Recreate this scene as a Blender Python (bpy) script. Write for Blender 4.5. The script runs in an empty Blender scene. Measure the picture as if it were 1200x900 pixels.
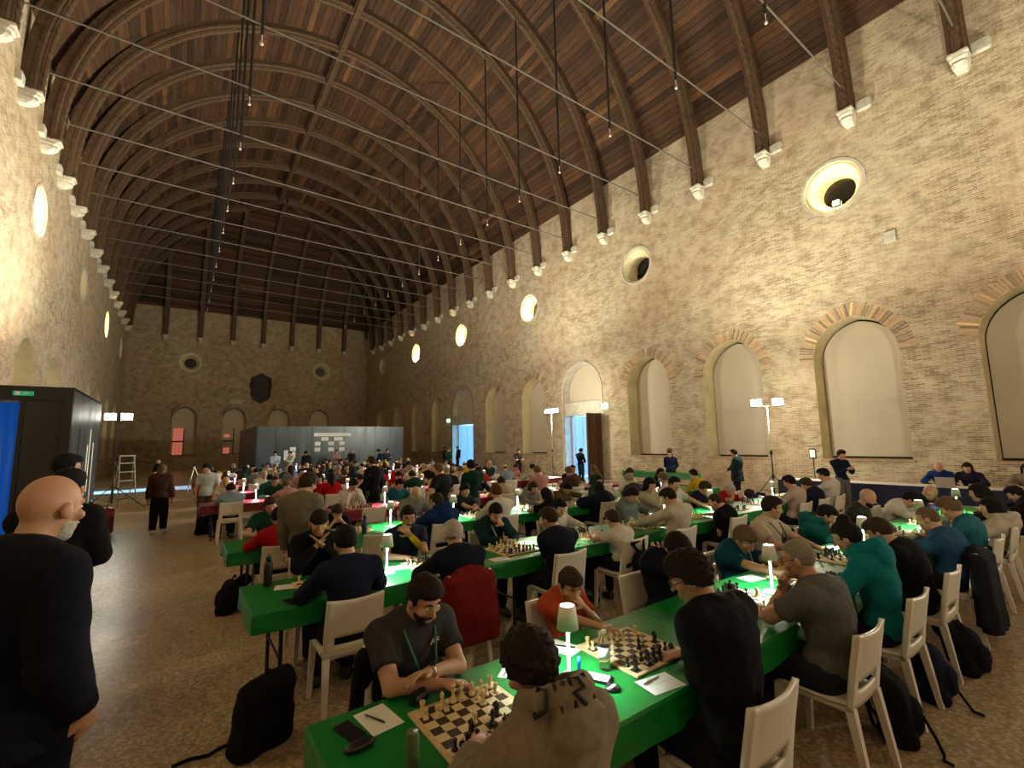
import bpy, bmesh, math, random
import numpy as np
from mathutils import Vector, Matrix
from mathutils.geometry import tessellate_polygon

random.seed(7); RNG = np.random.RandomState(11)
scene = bpy.context.scene
COL = scene.collection
PI = math.pi

# ------------------------------------------------------------------ camera
cam_d = bpy.data.cameras.new('camera')
cam_d.sensor_fit = 'HORIZONTAL'; cam_d.sensor_width = 36.0
cam_d.lens = 538.26 * 36.0 / 1200.0
cam_d.clip_start = 0.05; cam_d.clip_end = 200
cam = bpy.data.objects.new('camera', cam_d); COL.objects.link(cam)
PITCH, YAW, ROLL = 0.1242, 0.6249, -0.0190
_F = Vector((math.sin(YAW)*math.cos(PITCH), math.cos(YAW)*math.cos(PITCH), math.sin(PITCH)))
_R = Vector((math.cos(YAW), -math.sin(YAW), 0)); _U = _R.cross(_F)
_R2 = _R*math.cos(ROLL) + _U*math.sin(ROLL); _U2 = _U*math.cos(ROLL) - _R*math.sin(ROLL)
mw = Matrix.Identity(4)
for i in range(3):
    mw[i][0] = _R2[i]; mw[i][1] = _U2[i]; mw[i][2] = -_F[i]
mw[0][3], mw[1][3], mw[2][3] = 4.4255, 0.0, 2.0
cam.matrix_world = mw
scene.camera = cam

# ------------------------------------------------------------------ world, exposure
world = bpy.data.worlds.new('dusk_outside'); scene.world = world; world.use_nodes = True
_bg = world.node_tree.nodes['Background']
_bg.inputs[0].default_value = (0.20, 0.58, 1.0, 1); _bg.inputs[1].default_value = 3.6
scene.view_settings.view_transform = 'Standard'; scene.view_settings.look = 'None'
scene.view_settings.gamma = 1.0; scene.view_settings.use_curve_mapping = False
scene.view_settings.exposure = 0.6
scene.cycles.use_denoising = True
scene.cycles.max_bounces = 6; scene.cycles.diffuse_bounces = 4; scene.cycles.glossy_bounces = 3
scene.cycles.transmission_bounces = 6; scene.cycles.sample_clamp_indirect = 4.0
scene.cycles.caustics_reflective = False; scene.cycles.caustics_refractive = False

# ------------------------------------------------------------------ big lights of the hall, with added fill
WARM = (1.0, 0.87, 0.66); OCULUS = (1.0, 0.76, 0.32)
def spot(name, loc, target, power, color, size=120, blend=0.8, radius=0.12, parent=None):
    d = bpy.data.lights.new(name, 'SPOT'); d.energy = power; d.color = color
    d.spot_size = math.radians(size); d.spot_blend = blend; d.shadow_soft_size = radius
    o = bpy.data.objects.new(name, d); COL.objects.link(o)
    o.location = loc
    o.rotation_euler = (Vector(target) - Vector(loc)).to_track_quat('-Z', 'Y').to_euler()
    return o
# warm projectors inside the round windows, turned up to the vault and the opposite wall; the pair behind the camera is unseen, added as fill
OCULUS_AND_FILL_RIGHT = {5.5: 1, 22.35: 1, 31.1: 1, 39.7: 1, -3.0: 1}
OCULUS_AND_FILL_LEFT = {-3.0: 1, 5.5: 1, 21.9: 1, 40.15: 1}
LAMP_Z = 9.88
def glow(name, loc, power, color, radius=0.09):
    d = bpy.data.lights.new(name, 'POINT'); d.energy = power; d.color = color; d.shadow_soft_size = radius
    o = bpy.data.objects.new(name, d); COL.objects.link(o); o.location = loc; return o
for y in OCULUS_AND_FILL_RIGHT: glow('oculus_and_fill_light', (22.05, y, LAMP_Z), 110 if y == 5.5 else 210, OCULUS)
for y in OCULUS_AND_FILL_LEFT: glow('oculus_and_fill_light', (-0.05, y, LAMP_Z-0.1), 170, OCULUS)
# the tripod floodlights (built further down) throw their light up to the vault; two more behind the camera have no stands, added as unseen fill
FLOOD = (1.0, 0.92, 0.70)
for _p, _t, _w in (((19.2, 7.02, 3.25), (13.0, 7.5, 14.0), 3600), ((19.2, 17.45, 3.65), (10.0, 19.0, 14.0), 7000), ((2.75, 19.9, 3.25), (8.0, 17.5, 14.0), 5200), ((19.3, -4.0, 3.25), (13.0, -3.0, 14.0), 5200), ((4.5, -4.5, 3.25), (11.0, -3.0, 14.0), 3600)):
    spot('flood_and_fill_uplight', _p, _t, _w, FLOOD, 172, 0.9, 0.22)
for _p, _w in (((19.15, 7.02, 3.1), 330), ((19.15, 17.45, 3.5), 520)): glow('flood_spill', _p, _w, FLOOD, 0.2)
# ------------------------------------------------------------------ node helpers and materials
def new_mat(name):
    m = bpy.data.materials.new(name); m.use_nodes = True
    nt = m.node_tree
    return m, nt, nt.nodes['Principled BSDF']
def nd(nt, t, **kw):
    n = nt.nodes.new(t)
    for k, v in kw.items():
        if k.startswith('i_'):
            key = k[2:]
            key = int(key) if key.isdigit() else key.replace('_', ' ')
            n.inputs[key].default_value = v
        else: setattr(n, k, v)
    return n
def ramp(nt, fac, stops):
    r = nd(nt, 'ShaderNodeValToRGB'); e = r.color_ramp.elements
    while len(e) < len(stops): e.new(0.5)
    for x, (p, c) in zip(e, stops):
        x.position = p; x.color = (*c, 1) if len(c) == 3 else c
    nt.links.new(fac, r.inputs[0]); return r.outputs[0]
def mix(nt, fac, a, b, mode='MIX'):
    n = nd(nt, 'ShaderNodeMix', data_type='RGBA', blend_type=mode)
    for sock, v in ((n.inputs[0], fac), (n.inputs[6], a), (n.inputs[7], b)):
        if isinstance(v, bpy.types.NodeSocket): nt.links.new(v, sock)
        elif isinstance(v, (int, float)): sock.default_value = v
        else: sock.default_value = (*v, 1)
    return n.outputs[2]
def noise(nt, vec, scale, detail=4, rough=0.55):
    n = nd(nt, 'ShaderNodeTexNoise', i_Scale=scale, i_Detail=detail, i_Roughness=rough)
    if vec is not None: nt.links.new(vec, n.inputs['Vector'])
    return n
def bump(nt, bsdf, height, strength=0.3, dist=0.01):
    b = nd(nt, 'ShaderNodeBump', i_Strength=strength, i_Distance=dist)
    nt.links.new(height, b.inputs['Height']); nt.links.new(b.outputs[0], bsdf.inputs['Normal'])
def objco(nt):
    return nd(nt, 'ShaderNodeTexCoord').outputs['Object']
MATS = {}
def flat(name, col, rough=0.6, metal=0.0, spec=0.5, emit=None, estr=0.0, nz=0.0, nscale=8):
    if name in MATS: return MATS[name]
    m, nt, b = new_mat(name)
    b.inputs['Base Color'].default_value = (*col, 1)
    b.inputs['Roughness'].default_value = rough; b.inputs['Metallic'].default_value = metal
    b.inputs['Specular IOR Level'].default_value = spec
    if nz:
        n = noise(nt, objco(nt), nscale)
        c = mix(nt, n.outputs['Fac'], tuple(max(0, x*(1-nz)) for x in col), tuple(min(1, x*(1+nz)) for x in col))
        nt.links.new(c, b.inputs['Base Color'])
    if emit:
        b.inputs['Emission Color'].default_value = (*emit, 1); b.inputs['Emission Strength'].default_value = estr
    MATS[name] = m; return m
def tinted(name, rough, nscale=60, namt=0.25, sheen=0.0, bumpd=0.0):
    """colour comes from the object's own colour"""
    m, nt, b = new_mat(name)
    oi = nd(nt, 'ShaderNodeObjectInfo')
    n = noise(nt, objco(nt), nscale, 3)
    k = ramp(nt, n.outputs['Fac'], [(0.3, (1-namt,)*3), (0.7, (1,)*3)])
    nt.links.new(mix(nt, 1.0, oi.outputs['Color'], k, 'MULTIPLY'), b.inputs['Base Color'])
    b.inputs['Roughness'].default_value = rough
    if sheen: b.inputs['Sheen Weight'].default_value = sheen
    if bumpd: bump(nt, b, n.outputs['Fac'], 0.5, bumpd)
    MATS[name] = m; return m
M_CLOTH = tinted('woven_cloth', 0.95, 38, 0.22, 0.0, 0.004); M_CLOTH.node_tree.nodes['Principled BSDF'].inputs['Specular IOR Level'].default_value = 0.12
M_SKIN = tinted('skin', 0.55, 30, 0.10)
M_HAIR = tinted('hair', 0.85, 120, 0.55, 0.0, 0.008); M_HAIR.node_tree.nodes['Principled BSDF'].inputs['Specular IOR Level'].default_value = 0.15
M_SHOE = tinted('shoe_leather', 0.5, 30, 0.1)
M_PAINT = tinted('painted_surface', 0.45, 20, 0.05)

def brick_mat(name, axis, tone=1.0):
    m, nt, b = new_mat(name)
    co = objco(nt)
    sx = nd(nt, 'ShaderNodeSeparateXYZ'); nt.links.new(co, sx.inputs[0])
    cx = nd(nt, 'ShaderNodeCombineXYZ')
    nt.links.new(sx.outputs['Y' if axis == 'y' else 'X'], cx.inputs[0]); nt.links.new(sx.outputs['Z'], cx.inputs[1])
    wob = noise(nt, cx.outputs[0], 1.3, 3)
    add = nd(nt, 'ShaderNodeVectorMath', operation='MULTIPLY_ADD')
    nt.links.new(wob.outputs['Color'], add.inputs[0]); add.inputs[1].default_value = (0.02, 0.025, 0); nt.links.new(cx.outputs[0], add.inputs[2])
    br = nd(nt, 'ShaderNodeTexBrick', offset=0.5, i_Scale=1.0)
    br.inputs['Mortar Size'].default_value = 0.010; br.inputs['Mortar Smooth'].default_value = 0.4
    br.inputs['Brick Width'].default_value = 0.235; br.inputs['Row Height'].default_value = 0.060
    br.inputs['Bias'].default_value = -0.1
    br.inputs['Color1'].default_value = (0, 0, 0, 1); br.inputs['Color2'].default_value = (1, 1, 1, 1); br.inputs['Mortar'].default_value = (0.5, 0.5, 0.5, 1)
    nt.links.new(add.outputs[0], br.inputs['Vector'])
    t = tone
    c1 = ramp(nt, br.outputs['Color'], [(0.0, (0.27*t, 0.18*t, 0.11*t)), (0.35, (0.40*t, 0.31*t, 0.195*t)), (0.7, (0.52*t, 0.435*t, 0.29*t)), (1.0, (0.36*t, 0.255*t, 0.155*t))])
    big = noise(nt, cx.outputs[0], 0.32, 5, 0.6)
    red = noise(nt, cx.outputs[0], 0.17, 4, 0.6)
    grime = noise(nt, cx.outputs[0], 1.9, 6, 0.7)
    fr = ramp(nt, red.outputs['Fac'], [(0.45, (0, 0, 0)), (0.60, (1, 1, 1))])
    c2 = mix(nt, fr, c1, mix(nt, 0.6, c1, (0.45*t, 0.25*t, 0.145*t)))
    fb = ramp(nt, big.outputs['Fac'], [(0.42, (0, 0, 0)), (0.66, (1, 1, 1))])
    c3 = mix(nt, mix(nt, 0.75, (0, 0, 0), fb), c2, mix(nt, 0.6, c2, (0.66*t, 0.57*t, 0.43*t)))
    mort = mix(nt, br.outputs['Fac'], c3, (0.62*t, 0.55*t, 0.41*t))
    gr = ramp(nt, grime.outputs['Fac'], [(0.30, (0.58, 0.53, 0.46)), (0.56, (1, 1, 1))])
    c4 = mix(nt, 1.0, mort, gr, 'MULTIPLY')
    # pale efflorescence spots
    ef = noise(nt, cx.outputs[0], 6.0, 5, 0.75)
    fe = ramp(nt, ef.outputs['Fac'], [(0.60, (0, 0, 0)), (0.72, (1, 1, 1))])
    c5 = mix(nt, mix(nt, 0.5, (0, 0, 0), fe), c4, (0.68*t, 0.62*t, 0.52*t))
    nt.links.new(c5, b.inputs['Base Color'])
    b.inputs['Roughness'].default_value = 0.93
    h = mix(nt, 0.35, br.outputs['Fac'], grime.outputs['Fac'])
    inv = nd(nt, 'ShaderNodeInvert'); nt.links.new(h, inv.inputs['Color'])
    bump(nt, b, inv.outputs[0], 0.9, 0.03)
    MATS[name] = m; return m
M_BRICK_Y = brick_mat('old_brickwork_side', 'y')
M_BRICK_X = brick_mat('old_brickwork_end', 'x', 0.92)

def plaster_mat(name, col, scale=1.2, amt=0.25):
    m, nt, b = new_mat(name); co = objco(nt)
    n = noise(nt, co, scale, 6, 0.65); n2 = noise(nt, co, scale*14, 3)
    c = ramp(nt, n.outputs['Fac'], [(0.3, tuple(x*(1-amt) for x in col)), (0.7, tuple(min(1, x*(1+amt*0.5)) for x in col))])
    nt.links.new(c, b.inputs['Base Color']); b.inputs['Roughness'].default_value = 0.9
    bump(nt, b, n2.outputs['Fac'], 0.25, 0.01)
    MATS[name] = m; return m
M_PLASTER = plaster_mat('jamb_plaster', (0.62, 0.53, 0.33))
M_BOARD = plaster_mat('beige_blind_board', (0.52, 0.45, 0.35), 0.5, 0.08)
M_STONE = plaster_mat('pale_corbel_stone', (0.50, 0.47, 0.40), 5, 0.35)
M_GREYSTONE = plaster_mat('grey_stone', (0.50, 0.46, 0.39), 3, 0.3)
M_DARKSTONE = plaster_mat('blackened_stone', (0.05, 0.045, 0.038), 3, 0.4)

def wood_mat(name, dark, light, stretch=(1, 0.05, 1), rough=0.8, island=True):
    m, nt, b = new_mat(name); co = objco(nt)
    mp = nd(nt, 'ShaderNodeMapping'); mp.inputs['Scale'].default_value = stretch; nt.links.new(co, mp.inputs[0])
    n = noise(nt, mp.outputs[0], 5.0, 6, 0.7)
    c = ramp(nt, n.outputs['Fac'], [(0.25, dark), (0.75, light)])
    if island:
        oi = nd(nt, 'ShaderNodeObjectInfo'); ge = nd(nt, 'ShaderNodeNewGeometry')
        a = nd(nt, 'ShaderNodeMath', operation='ADD'); nt.links.new(oi.outputs['Random'], a.inputs[0]); nt.links.new(ge.outputs['Random Per Island'], a.inputs[1])
        fr = nd(nt, 'ShaderNodeMath', operation='FRACT'); nt.links.new(a.outputs[0], fr.inputs[0])
        k = ramp(nt, fr.outputs[0], [(0.0, (0.42, 0.40, 0.40)), (0.45, (0.80, 0.74, 0.70)), (0.8, (1.0, 0.86, 0.72)), (0.96, (1.25, 1.0, 0.75)), (1.0, (2.0, 1.7, 1.25))])
        c = mix(nt, 1.0, c, k, 'MULTIPLY')
    nt.links.new(c, b.inputs['Base Color']); b.inputs['Roughness'].default_value = rough
    b.inputs['Specular IOR Level'].default_value = 0.2
    bump(nt, b, n.outputs['Fac'], 0.4, 0.01)
    MATS[name] = m; return m
M_PLANK = wood_mat('aged_larch_planks', (0.034, 0.020, 0.013), (0.100, 0.058, 0.035), (2.5, 0.35, 2.5))
M_RIB = wood_mat('carved_rib_timber', (0.038, 0.023, 0.014), (0.115, 0.070, 0.040), (1.5, 1.5, 1.5), 0.6, False)
M_DOORWOOD = wood_mat('dark_door_timber', (0.06, 0.03, 0.018), (0.13, 0.07, 0.04), (1, 1, 0.2), 0.5, False)

def floor_mat():
    m, nt, b = new_mat('venetian_pebble_terrazzo'); co = objco(nt)
    v1 = nd(nt, 'ShaderNodeTexVoronoi', i_Scale=40.0); nt.links.new(co, v1.inputs['Vector'])
    v2 = nd(nt, 'ShaderNodeTexVoronoi', i_Scale=110.0); nt.links.new(co, v2.inputs['Vector'])
    hs = nd(nt, 'ShaderNodeSeparateColor'); nt.links.new(v1.outputs['Color'], hs.inputs[0])
    c = ramp(nt, hs.outputs[0], [(0.0, (0.30, 0.22, 0.13)), (0.35, (0.50, 0.39, 0.25)), (0.7, (0.64, 0.53, 0.37)), (0.9, (0.72, 0.63, 0.49)), (1.0, (0.38, 0.25, 0.15))])
    edge = ramp(nt, v1.outputs['Distance'], [(0.30, (1, 1, 1)), (0.70, (0.62, 0.57, 0.52))])
    hs2 = nd(nt, 'ShaderNodeSeparateColor'); nt.links.new(v2.outputs['Color'], hs2.inputs[0])
    c = mix(nt, 1.0, c, edge, 'MULTIPLY')
    c = mix(nt, 0.25, c, mix(nt, hs2.outputs[0], (0.25, 0.18, 0.11), (0.55, 0.46, 0.33)))
    big = noise(nt, co, 0.35, 4)
    c = mix(nt, 1.0, c, ramp(nt, big.outputs['Fac'], [(0.35, (0.80, 0.76, 0.72)), (0.65, (1, 1, 1))]), 'MULTIPLY')
    nt.links.new(c, b.inputs['Base Color'])
    rr = ramp(nt, noise(nt, co, 0.6, 4).outputs['Fac'], [(0.35, (0.26,)*3), (0.65, (0.38,)*3)])
    nt.links.new(rr, b.inputs['Roughness']); b.inputs['Specular IOR Level'].default_value = 0.4
    return m
M_FLOOR = floor_mat()

def cloth_table(name, col):
    m, nt, b = new_mat(name); co = objco(nt)
    n = noise(nt, co, 3.0, 4); n2 = noise(nt, co, 9.0, 3)
    c = ramp(nt, n.outputs['Fac'], [(0.3, tuple(x*0.82 for x in col)), (0.7, tuple(x*1.1 for x in col))])
    nt.links.new(c, b.inputs['Base Color']); b.inputs['Roughness'].default_value = 0.38
    b.inputs['Specular IOR Level'].default_value = 0.35
    bump(nt, b, n2.outputs['Fac'], 0.35, 0.012)
    MATS[name] = m; return m
M_GREEN = cloth_table('green_table_cover', (0.004, 0.19, 0.035))
M_RED = cloth_table('wine_red_table_cover', (0.17, 0.008, 0.022))
M_NAVY = cloth_table('navy_table_cover', (0.012, 0.017, 0.06))
M_BLUE = cloth_table('blue_table_cover', (0.02, 0.05, 0.42))
M_WHITEPLASTIC = flat('white_polypropylene', (0.66, 0.62, 0.56), 0.42, nz=0.06)
M_BLACKMETAL = flat('black_metal', (0.012, 0.012, 0.013), 0.4)
M_IRON = flat('tie_rod_iron', (0.07, 0.06, 0.05), 0.7, 0.0)
M_BLACKIRON = flat('black_hanger_iron', (0.012, 0.010, 0.009), 0.6)
M_WHITEMETAL = flat('white_lacquered_metal', (0.82, 0.80, 0.76), 0.4)
M_PAPER = flat('white_paper', (0.80, 0.80, 0.78), 0.8)
M_BLACKPLASTIC = flat('black_plastic', (0.01, 0.01, 0.012), 0.35)
M_CHROME = flat('chrome', (0.7, 0.7, 0.7), 0.2, 1.0)

# ------------------------------------------------------------------ object helpers
def tag(o, label=None, cat=None, group=None, kind=None):
    if label: o['label'] = label
    if cat: o['category'] = cat
    if group: o['group'] = group
    if kind: o['kind'] = kind
    return o
def link(name, data, parent=None, mats=None, color=None, loc=None):
    o = bpy.data.objects.new(name, data); COL.objects.link(o)
    if parent: o.parent = parent
    if loc is not None: o.location = loc
    if color is not None: o.color = (*color, 1) if len(color) == 3 else color
    return o
def mesh(name, verts, faces, mats, smooth=False, midx=None):
    me = bpy.data.meshes.new(name)
    me.from_pydata([tuple(v) for v in verts], [], [tuple(f) for f in faces])
    for m in (mats if isinstance(mats, (list, tuple)) else [mats]): me.materials.append(m)
    if smooth: me.polygons.foreach_set('use_smooth', [True]*len(me.polygons))
    if midx is not None: me.polygons.foreach_set('material_index', list(midx))
    me.update(); return me
class MB:
    """collects simple shapes of ONE part"""
    def __init__(self): self.v = []; self.f = []; self.mi = []; self.cur = 0
    def add(self, vs, fs):
        n = len(self.v); self.v += [tuple(x) for x in vs]; self.f += [tuple(i+n for i in f) for f in fs]; self.mi += [self.cur]*len(fs)
        return self
    def box(self, x0, x1, y0, y1, z0, z1, bev=0.0):
        if bev <= 0:
            vs = [(x, y, z) for z in (z0, z1) for y in (y0, y1) for x in (x0, x1)]
            return self.add(vs, [(0,2,3,1),(4,5,7,6),(0,1,5,4),(2,6,7,3),(0,4,6,2),(1,3,7,5)])
        bm = bmesh.new(); bmesh.ops.create_cube(bm, size=1)
        bmesh.ops.scale(bm, vec=(x1-x0, y1-y0, z1-z0), verts=bm.verts)
        bmesh.ops.translate(bm, vec=((x0+x1)/2, (y0+y1)/2, (z0+z1)/2), verts=bm.verts)
        bmesh.ops.bevel(bm, geom=bm.edges[:], offset=bev, segments=2, affect='EDGES')
        bm.verts.index_update()
        self.add([v.co[:] for v in bm.verts], [[v.index for v in f.verts] for f in bm.faces]); bm.free(); return self
    def tube(self, pts, r, n=8, cap=True):
        pts = [Vector(p) for p in pts]; rs = r if isinstance(r, (list, tuple)) else [r]*len(pts)
        base = []; prev = None
        for i, p in enumerate(pts):
            t = (pts[min(i+1, len(pts)-1)] - pts[max(i-1, 0)]).normalized()
            if prev is None:
                u = t.cross(Vector((0, 0, 1)))
                if u.length < 1e-3: u = t.cross(Vector((0, 1, 0)))
                u.normalize()
            else:
                u = prev - t*prev.dot(t); u.normalize()
            prev = u; w = t.cross(u)
            base.append([p + (u*math.cos(a) + w*math.sin(a))*rs[i] for a in (2*PI*k/n for k in range(n))])
        vs = [q for ring in base for q in ring]; fs = []
        for i in range(len(pts)-1):
            for k in range(n):
                fs.append((i*n+k, i*n+(k+1) % n, (i+1)*n+(k+1) % n, (i+1)*n+k))
        if cap:
            fs.append(tuple(range(n-1, -1, -1))); fs.append(tuple((len(pts)-1)*n+k for k in range(n)))
        return self.add(vs, fs)
    def lathe(self, prof, n=16, c=(0, 0, 0)):
        vs = []; fs = []; m = len(prof)
        for r, z in prof:
            for k in range(n):
                a = 2*PI*k/n; vs.append((c[0]+r*math.cos(a), c[1]+r*math.sin(a), c[2]+z))
        for i in range(m-1):
            for k in range(n):
                fs.append((i*n+k, i*n+(k+1) % n, (i+1)*n+(k+1) % n, (i+1)*n+k))
        fs.append(tuple(range(n-1, -1, -1))); fs.append(tuple((m-1)*n+k for k in range(n)))
        return self.add(vs, fs)
    def data(self, name, mats, smooth=False):
        return mesh(name, self.v, self.f, mats, smooth, self.mi if any(self.mi) else None)
    def build(self, name, mats, parent=None, smooth=False, color=None, loc=None):
        return link(name, self.data(name, mats, smooth), parent, color=color, loc=loc)
def empty(name, loc, rz=0):
    o = bpy.data.objects.new(name, None); COL.objects.link(o); o.location = loc; o.rotation_euler = (0, 0, rz); o.empty_display_size = 0.1
    return o
def copy_tree(o, parent=None):
    c = o.copy(); COL.objects.link(c)
    if parent is not None: c.parent = parent
    for ch in list(o.children): copy_tree(ch, c)
    return c
# ================================================================== THE HALL
W, Y0, STEP, YE, YB = 22.0, 2.0578, 2.7301, 53.93, -8.0
ZC, RV = 12.6, 11.35
def pointed(c, hw, sill, apex, r=1.35, n=9):
    """pointed-arch outline in (u, z), counter-clockwise from the lower left"""
    k = r/1.17*hw; h = math.sqrt(k*k-(k-hw)**2); sp = apex-h
    pts = [(c-hw, sill), (c+hw, sill)]
    a1 = math.acos((k-hw)/k)
    for i in range(n+1): a = a1*i/n; pts.append((c+hw-k+k*math.cos(a), sp+k*math.sin(a)))
    for i in range(n-1, -1, -1): a = a1*i/n; pts.append((c-hw+k-k*math.cos(a), sp+k*math.sin(a)))
    return pts, sp, k
def circle(c, z, r, n=28): return [(c+r*math.cos(2*PI*i/n), z+r*math.sin(2*PI*i/n)) for i in range(n)]
def wall_face(name, outer, holes, to3d, mat):
    loops = [[Vector((u, z, 0)) for u, z in outer]] + [[Vector((u, z, 0)) for u, z in h] for h in holes]
    tris = tessellate_polygon(loops)
    pts = [p for l in loops for p in l]
    o = link(name, mesh(name, [to3d(p[0], p[1], 0) for p in pts], tris, mat)); return tag(o, kind='structure')
def strip(mb, l0, l1, closed=True):
    n = len(l0); m = n if closed else n-1
    mb.add(list(l0)+list(l1), [(i, (i+1) % n, n+(i+1) % n, n+i) for i in range(m)])
def inset(loop, c, zc_, f): return [(c+(u-c)*f, zc_+(z-zc_)*f) for u, z in loop]

R3 = lambda u, z, d: (W+d, u, z)          # right wall, d = depth into the wall
L3 = lambda u, z, d: (-d, u, z)
E3 = lambda u, z, d: (u, YE+d, z)
tag(link('floor', mesh('floor', [(-0.02, YB, 0), (22.02, YB, 0), (22.02, YE, 0), (-0.02, YE, 0)], [(0, 1, 2, 3)], M_FLOOR)), kind='structure')

WIN_Y = [1.35, 5.42, 9.55, 13.58, 22.15, 26.48, 35.15, 39.3, 43.85, 48.65]
DOOR_Y = [17.95, 30.95]
OC_Y = [5.5, 13.87, 22.35, 31.1, 39.7, 48.4]
winno = [0]
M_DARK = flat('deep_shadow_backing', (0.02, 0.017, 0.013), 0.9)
M_GLASSDARK = flat('dark_leaded_glass', (0.006, 0.006, 0.007), 0.25)
M_SILL = plaster_mat('brick_sill', (0.40, 0.27, 0.17), 8, 0.3)
def niche(c, hw, sill, apex, to3d, depth=0.70, panel=M_BOARD):
    loop, sp, k = pointed(c, hw, sill, apex); winno[0] += 1
    mb = MB(); strip(mb, [to3d(u, z, 0) for u, z in loop], [to3d(u, z, depth+0.1) for u, z in loop])
    o = tag(mb.build('window_%d' % winno[0], M_PLASTER), kind='structure')
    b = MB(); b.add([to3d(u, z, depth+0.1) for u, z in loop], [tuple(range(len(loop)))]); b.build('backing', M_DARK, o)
    pl = inset(loop, c, (sill+apex)/2, 0.972)
    p = MB(); n = len(pl); p.add([to3d(u, z, depth) for u, z in pl], [tuple(range(n))])
    strip(p, [to3d(u, z, depth) for u, z in pl], [to3d(u, z, depth+0.04) for u, z in pl]); p.build('blind_panel', panel, o)
    s = MB(); a = to3d(c-hw-0.05, sill-0.07, -0.035); e = to3d(c+hw+0.05, sill+0.004, depth)
    s.box(min(a[0], e[0]), max(a[0], e[0]), min(a[1], e[1]), max(a[1], e[1]), a[2], e[2]); s.build('window_sill', M_SILL, o)
    return loop, sp, k, o
def oculus(c, z, to3d, ro=0.86, ri=0.52, depth=0.55):
    winno[0] += 1; lo = circle(c, z, ro); mid = circle(c, z, ro-0.09); li = circle(c, z, ri)
    mb = MB(); strip(mb, [to3d(u, v, 0) for u, v in lo], [to3d(u, v, 0.05) for u, v in lo])
    strip(mb, [to3d(u, v, 0.05) for u, v in lo], [to3d(u, v, 0.05) for u, v in mid])
    strip(mb, [to3d(u, v, 0.05) for u, v in mid], [to3d(u, v, depth) for u, v in li])
    strip(mb, [to3d(u, v, depth) for u, v in li], [to3d(u, v, depth+0.25) for u, v in li])
    o = tag(mb.build('window_%d' % winno[0], M_PLASTER, smooth=False), kind='structure')
    g = MB(); g.add([to3d(u, v, depth+0.22) for u, v in li], [tuple(range(len(li)))]); g.build('glass_pane', M_GLASSDARK, o)
    rim = MB(); lo2 = circle(c, z, ro+0.10)
    strip(rim, [to3d(u, v, -0.02) for u, v in lo2], [to3d(u, v, -0.02) for u, v in lo]); strip(rim, [to3d(u, v, -0.02) for u, v in lo], [to3d(u, v, 0.03) for u, v in lo]); strip(rim, [to3d(u, v, 0.0) for u, v in lo2], [to3d(u, v, -0.02) for u, v in lo2])
    rim.build('stone_rim', M_GREYSTONE, o)
    return lo
# voussoirs (one shared brick)
M_VOUSS = wood_mat('voussoir_brick', (0.42, 0.31, 0.20), (0.58, 0.46, 0.32), (6, 6, 6), 0.93, True)
_v = MB(); _v.box(-0.010, 0.02, -0.030, 0.030, 0, 0.42); VOUSS = _v.data('brick', M_VOUSS)
def voussoirs(wall, c, hw, sp, k, axis):
    a1 = math.acos((k-hw)/k); n = int(k*a1/0.074)
    for side in (1, -1):
        for i in range(n):
            a = a1*(i+0.5)/n; u = c+side*(hw-k+(k+0.02)*math.cos(a)); z = sp+(k+0.02)*math.sin(a)
            o = link('brick', VOUSS, wall)
            if axis == 'y': o.location = (W, u, z); o.rotation_euler = (-side*(PI/2-a), 0, 0)
            else: o.location = (u, YE, z); o.rotation_euler = (-side*(PI/2-a)*0, side*(PI/2-a), PI/2)
            o.scale = (random.uniform(0.6, 1.3), random.uniform(0.86, 1.0), random.uniform(0.85, 1.08))
holes = []; vs = []
for y in WIN_Y:
    lp, sp, k, _ = niche(y, 1.17, 1.23, 5.85, R3); holes.append(lp); vs.append((y, 1.17, sp, k))
for y in OC_Y: holes.append(oculus(y, 10.4, R3))
# the two doorways
DOORS = []
for y, apex, hw in ((DOOR_Y[0], 6.1, 1.42), (DOOR_Y[1], 6.25, 1.62)):
    lp, sp, k = pointed(y, hw, 0.0, apex); holes.append(lp); DOORS.append((y, apex, hw, lp, sp, k))
wall_right = wall_face('wall_right', [(YB, 0), (YE, 0), (YE, 15.5), (YB, 15.5)], holes, R3, M_BRICK_Y)
for v in vs[:6]: voussoirs(wall_right, *v, 'y')
holes = []
for y in WIN_Y[2:] + [17.95]: holes.append(niche(y, 1.17, 1.23, 5.85, L3)[0])
for y in (5.5, 21.9, 31.0, 40.15, 49.3): holes.append(oculus(y, 10.3, L3))
holes.append([(28.1, 0), (29.6, 0), (29.6, 3.0), (28.1, 3.0)])
wall_left = wall_face('wall_left', [(YB, 0), (YE, 0), (YE, 15.5), (YB, 15.5)], holes, L3, M_BRICK_Y)
holes = []; ev = []
for x in (4.68, 8.8, 12.87, 16.9):
    lp, sp, k, wo = niche(x, 1.02, 1.26, 5.9, E3); holes.append(lp); ev.append((x, 1.02, sp, k))
for x in (4.85, 16.95): holes.append(oculus(x, 10.2, E3, 0.85, 0.5))
wall_back = wall_face('wall_back', [(0, 0), (W, 0), (W, 15.5), (0, 15.5)], holes, E3, M_BRICK_X)
for v in ev: voussoirs(wall_back, *v, 'x')
tag(link('wall_front', mesh('wall_front', [(0, YB, 0), (W, YB, 0), (W, YB, 24.2), (0, YB, 24.2)], [(3, 2, 1, 0)], M_BRICK_X)), kind='structure')

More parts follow.
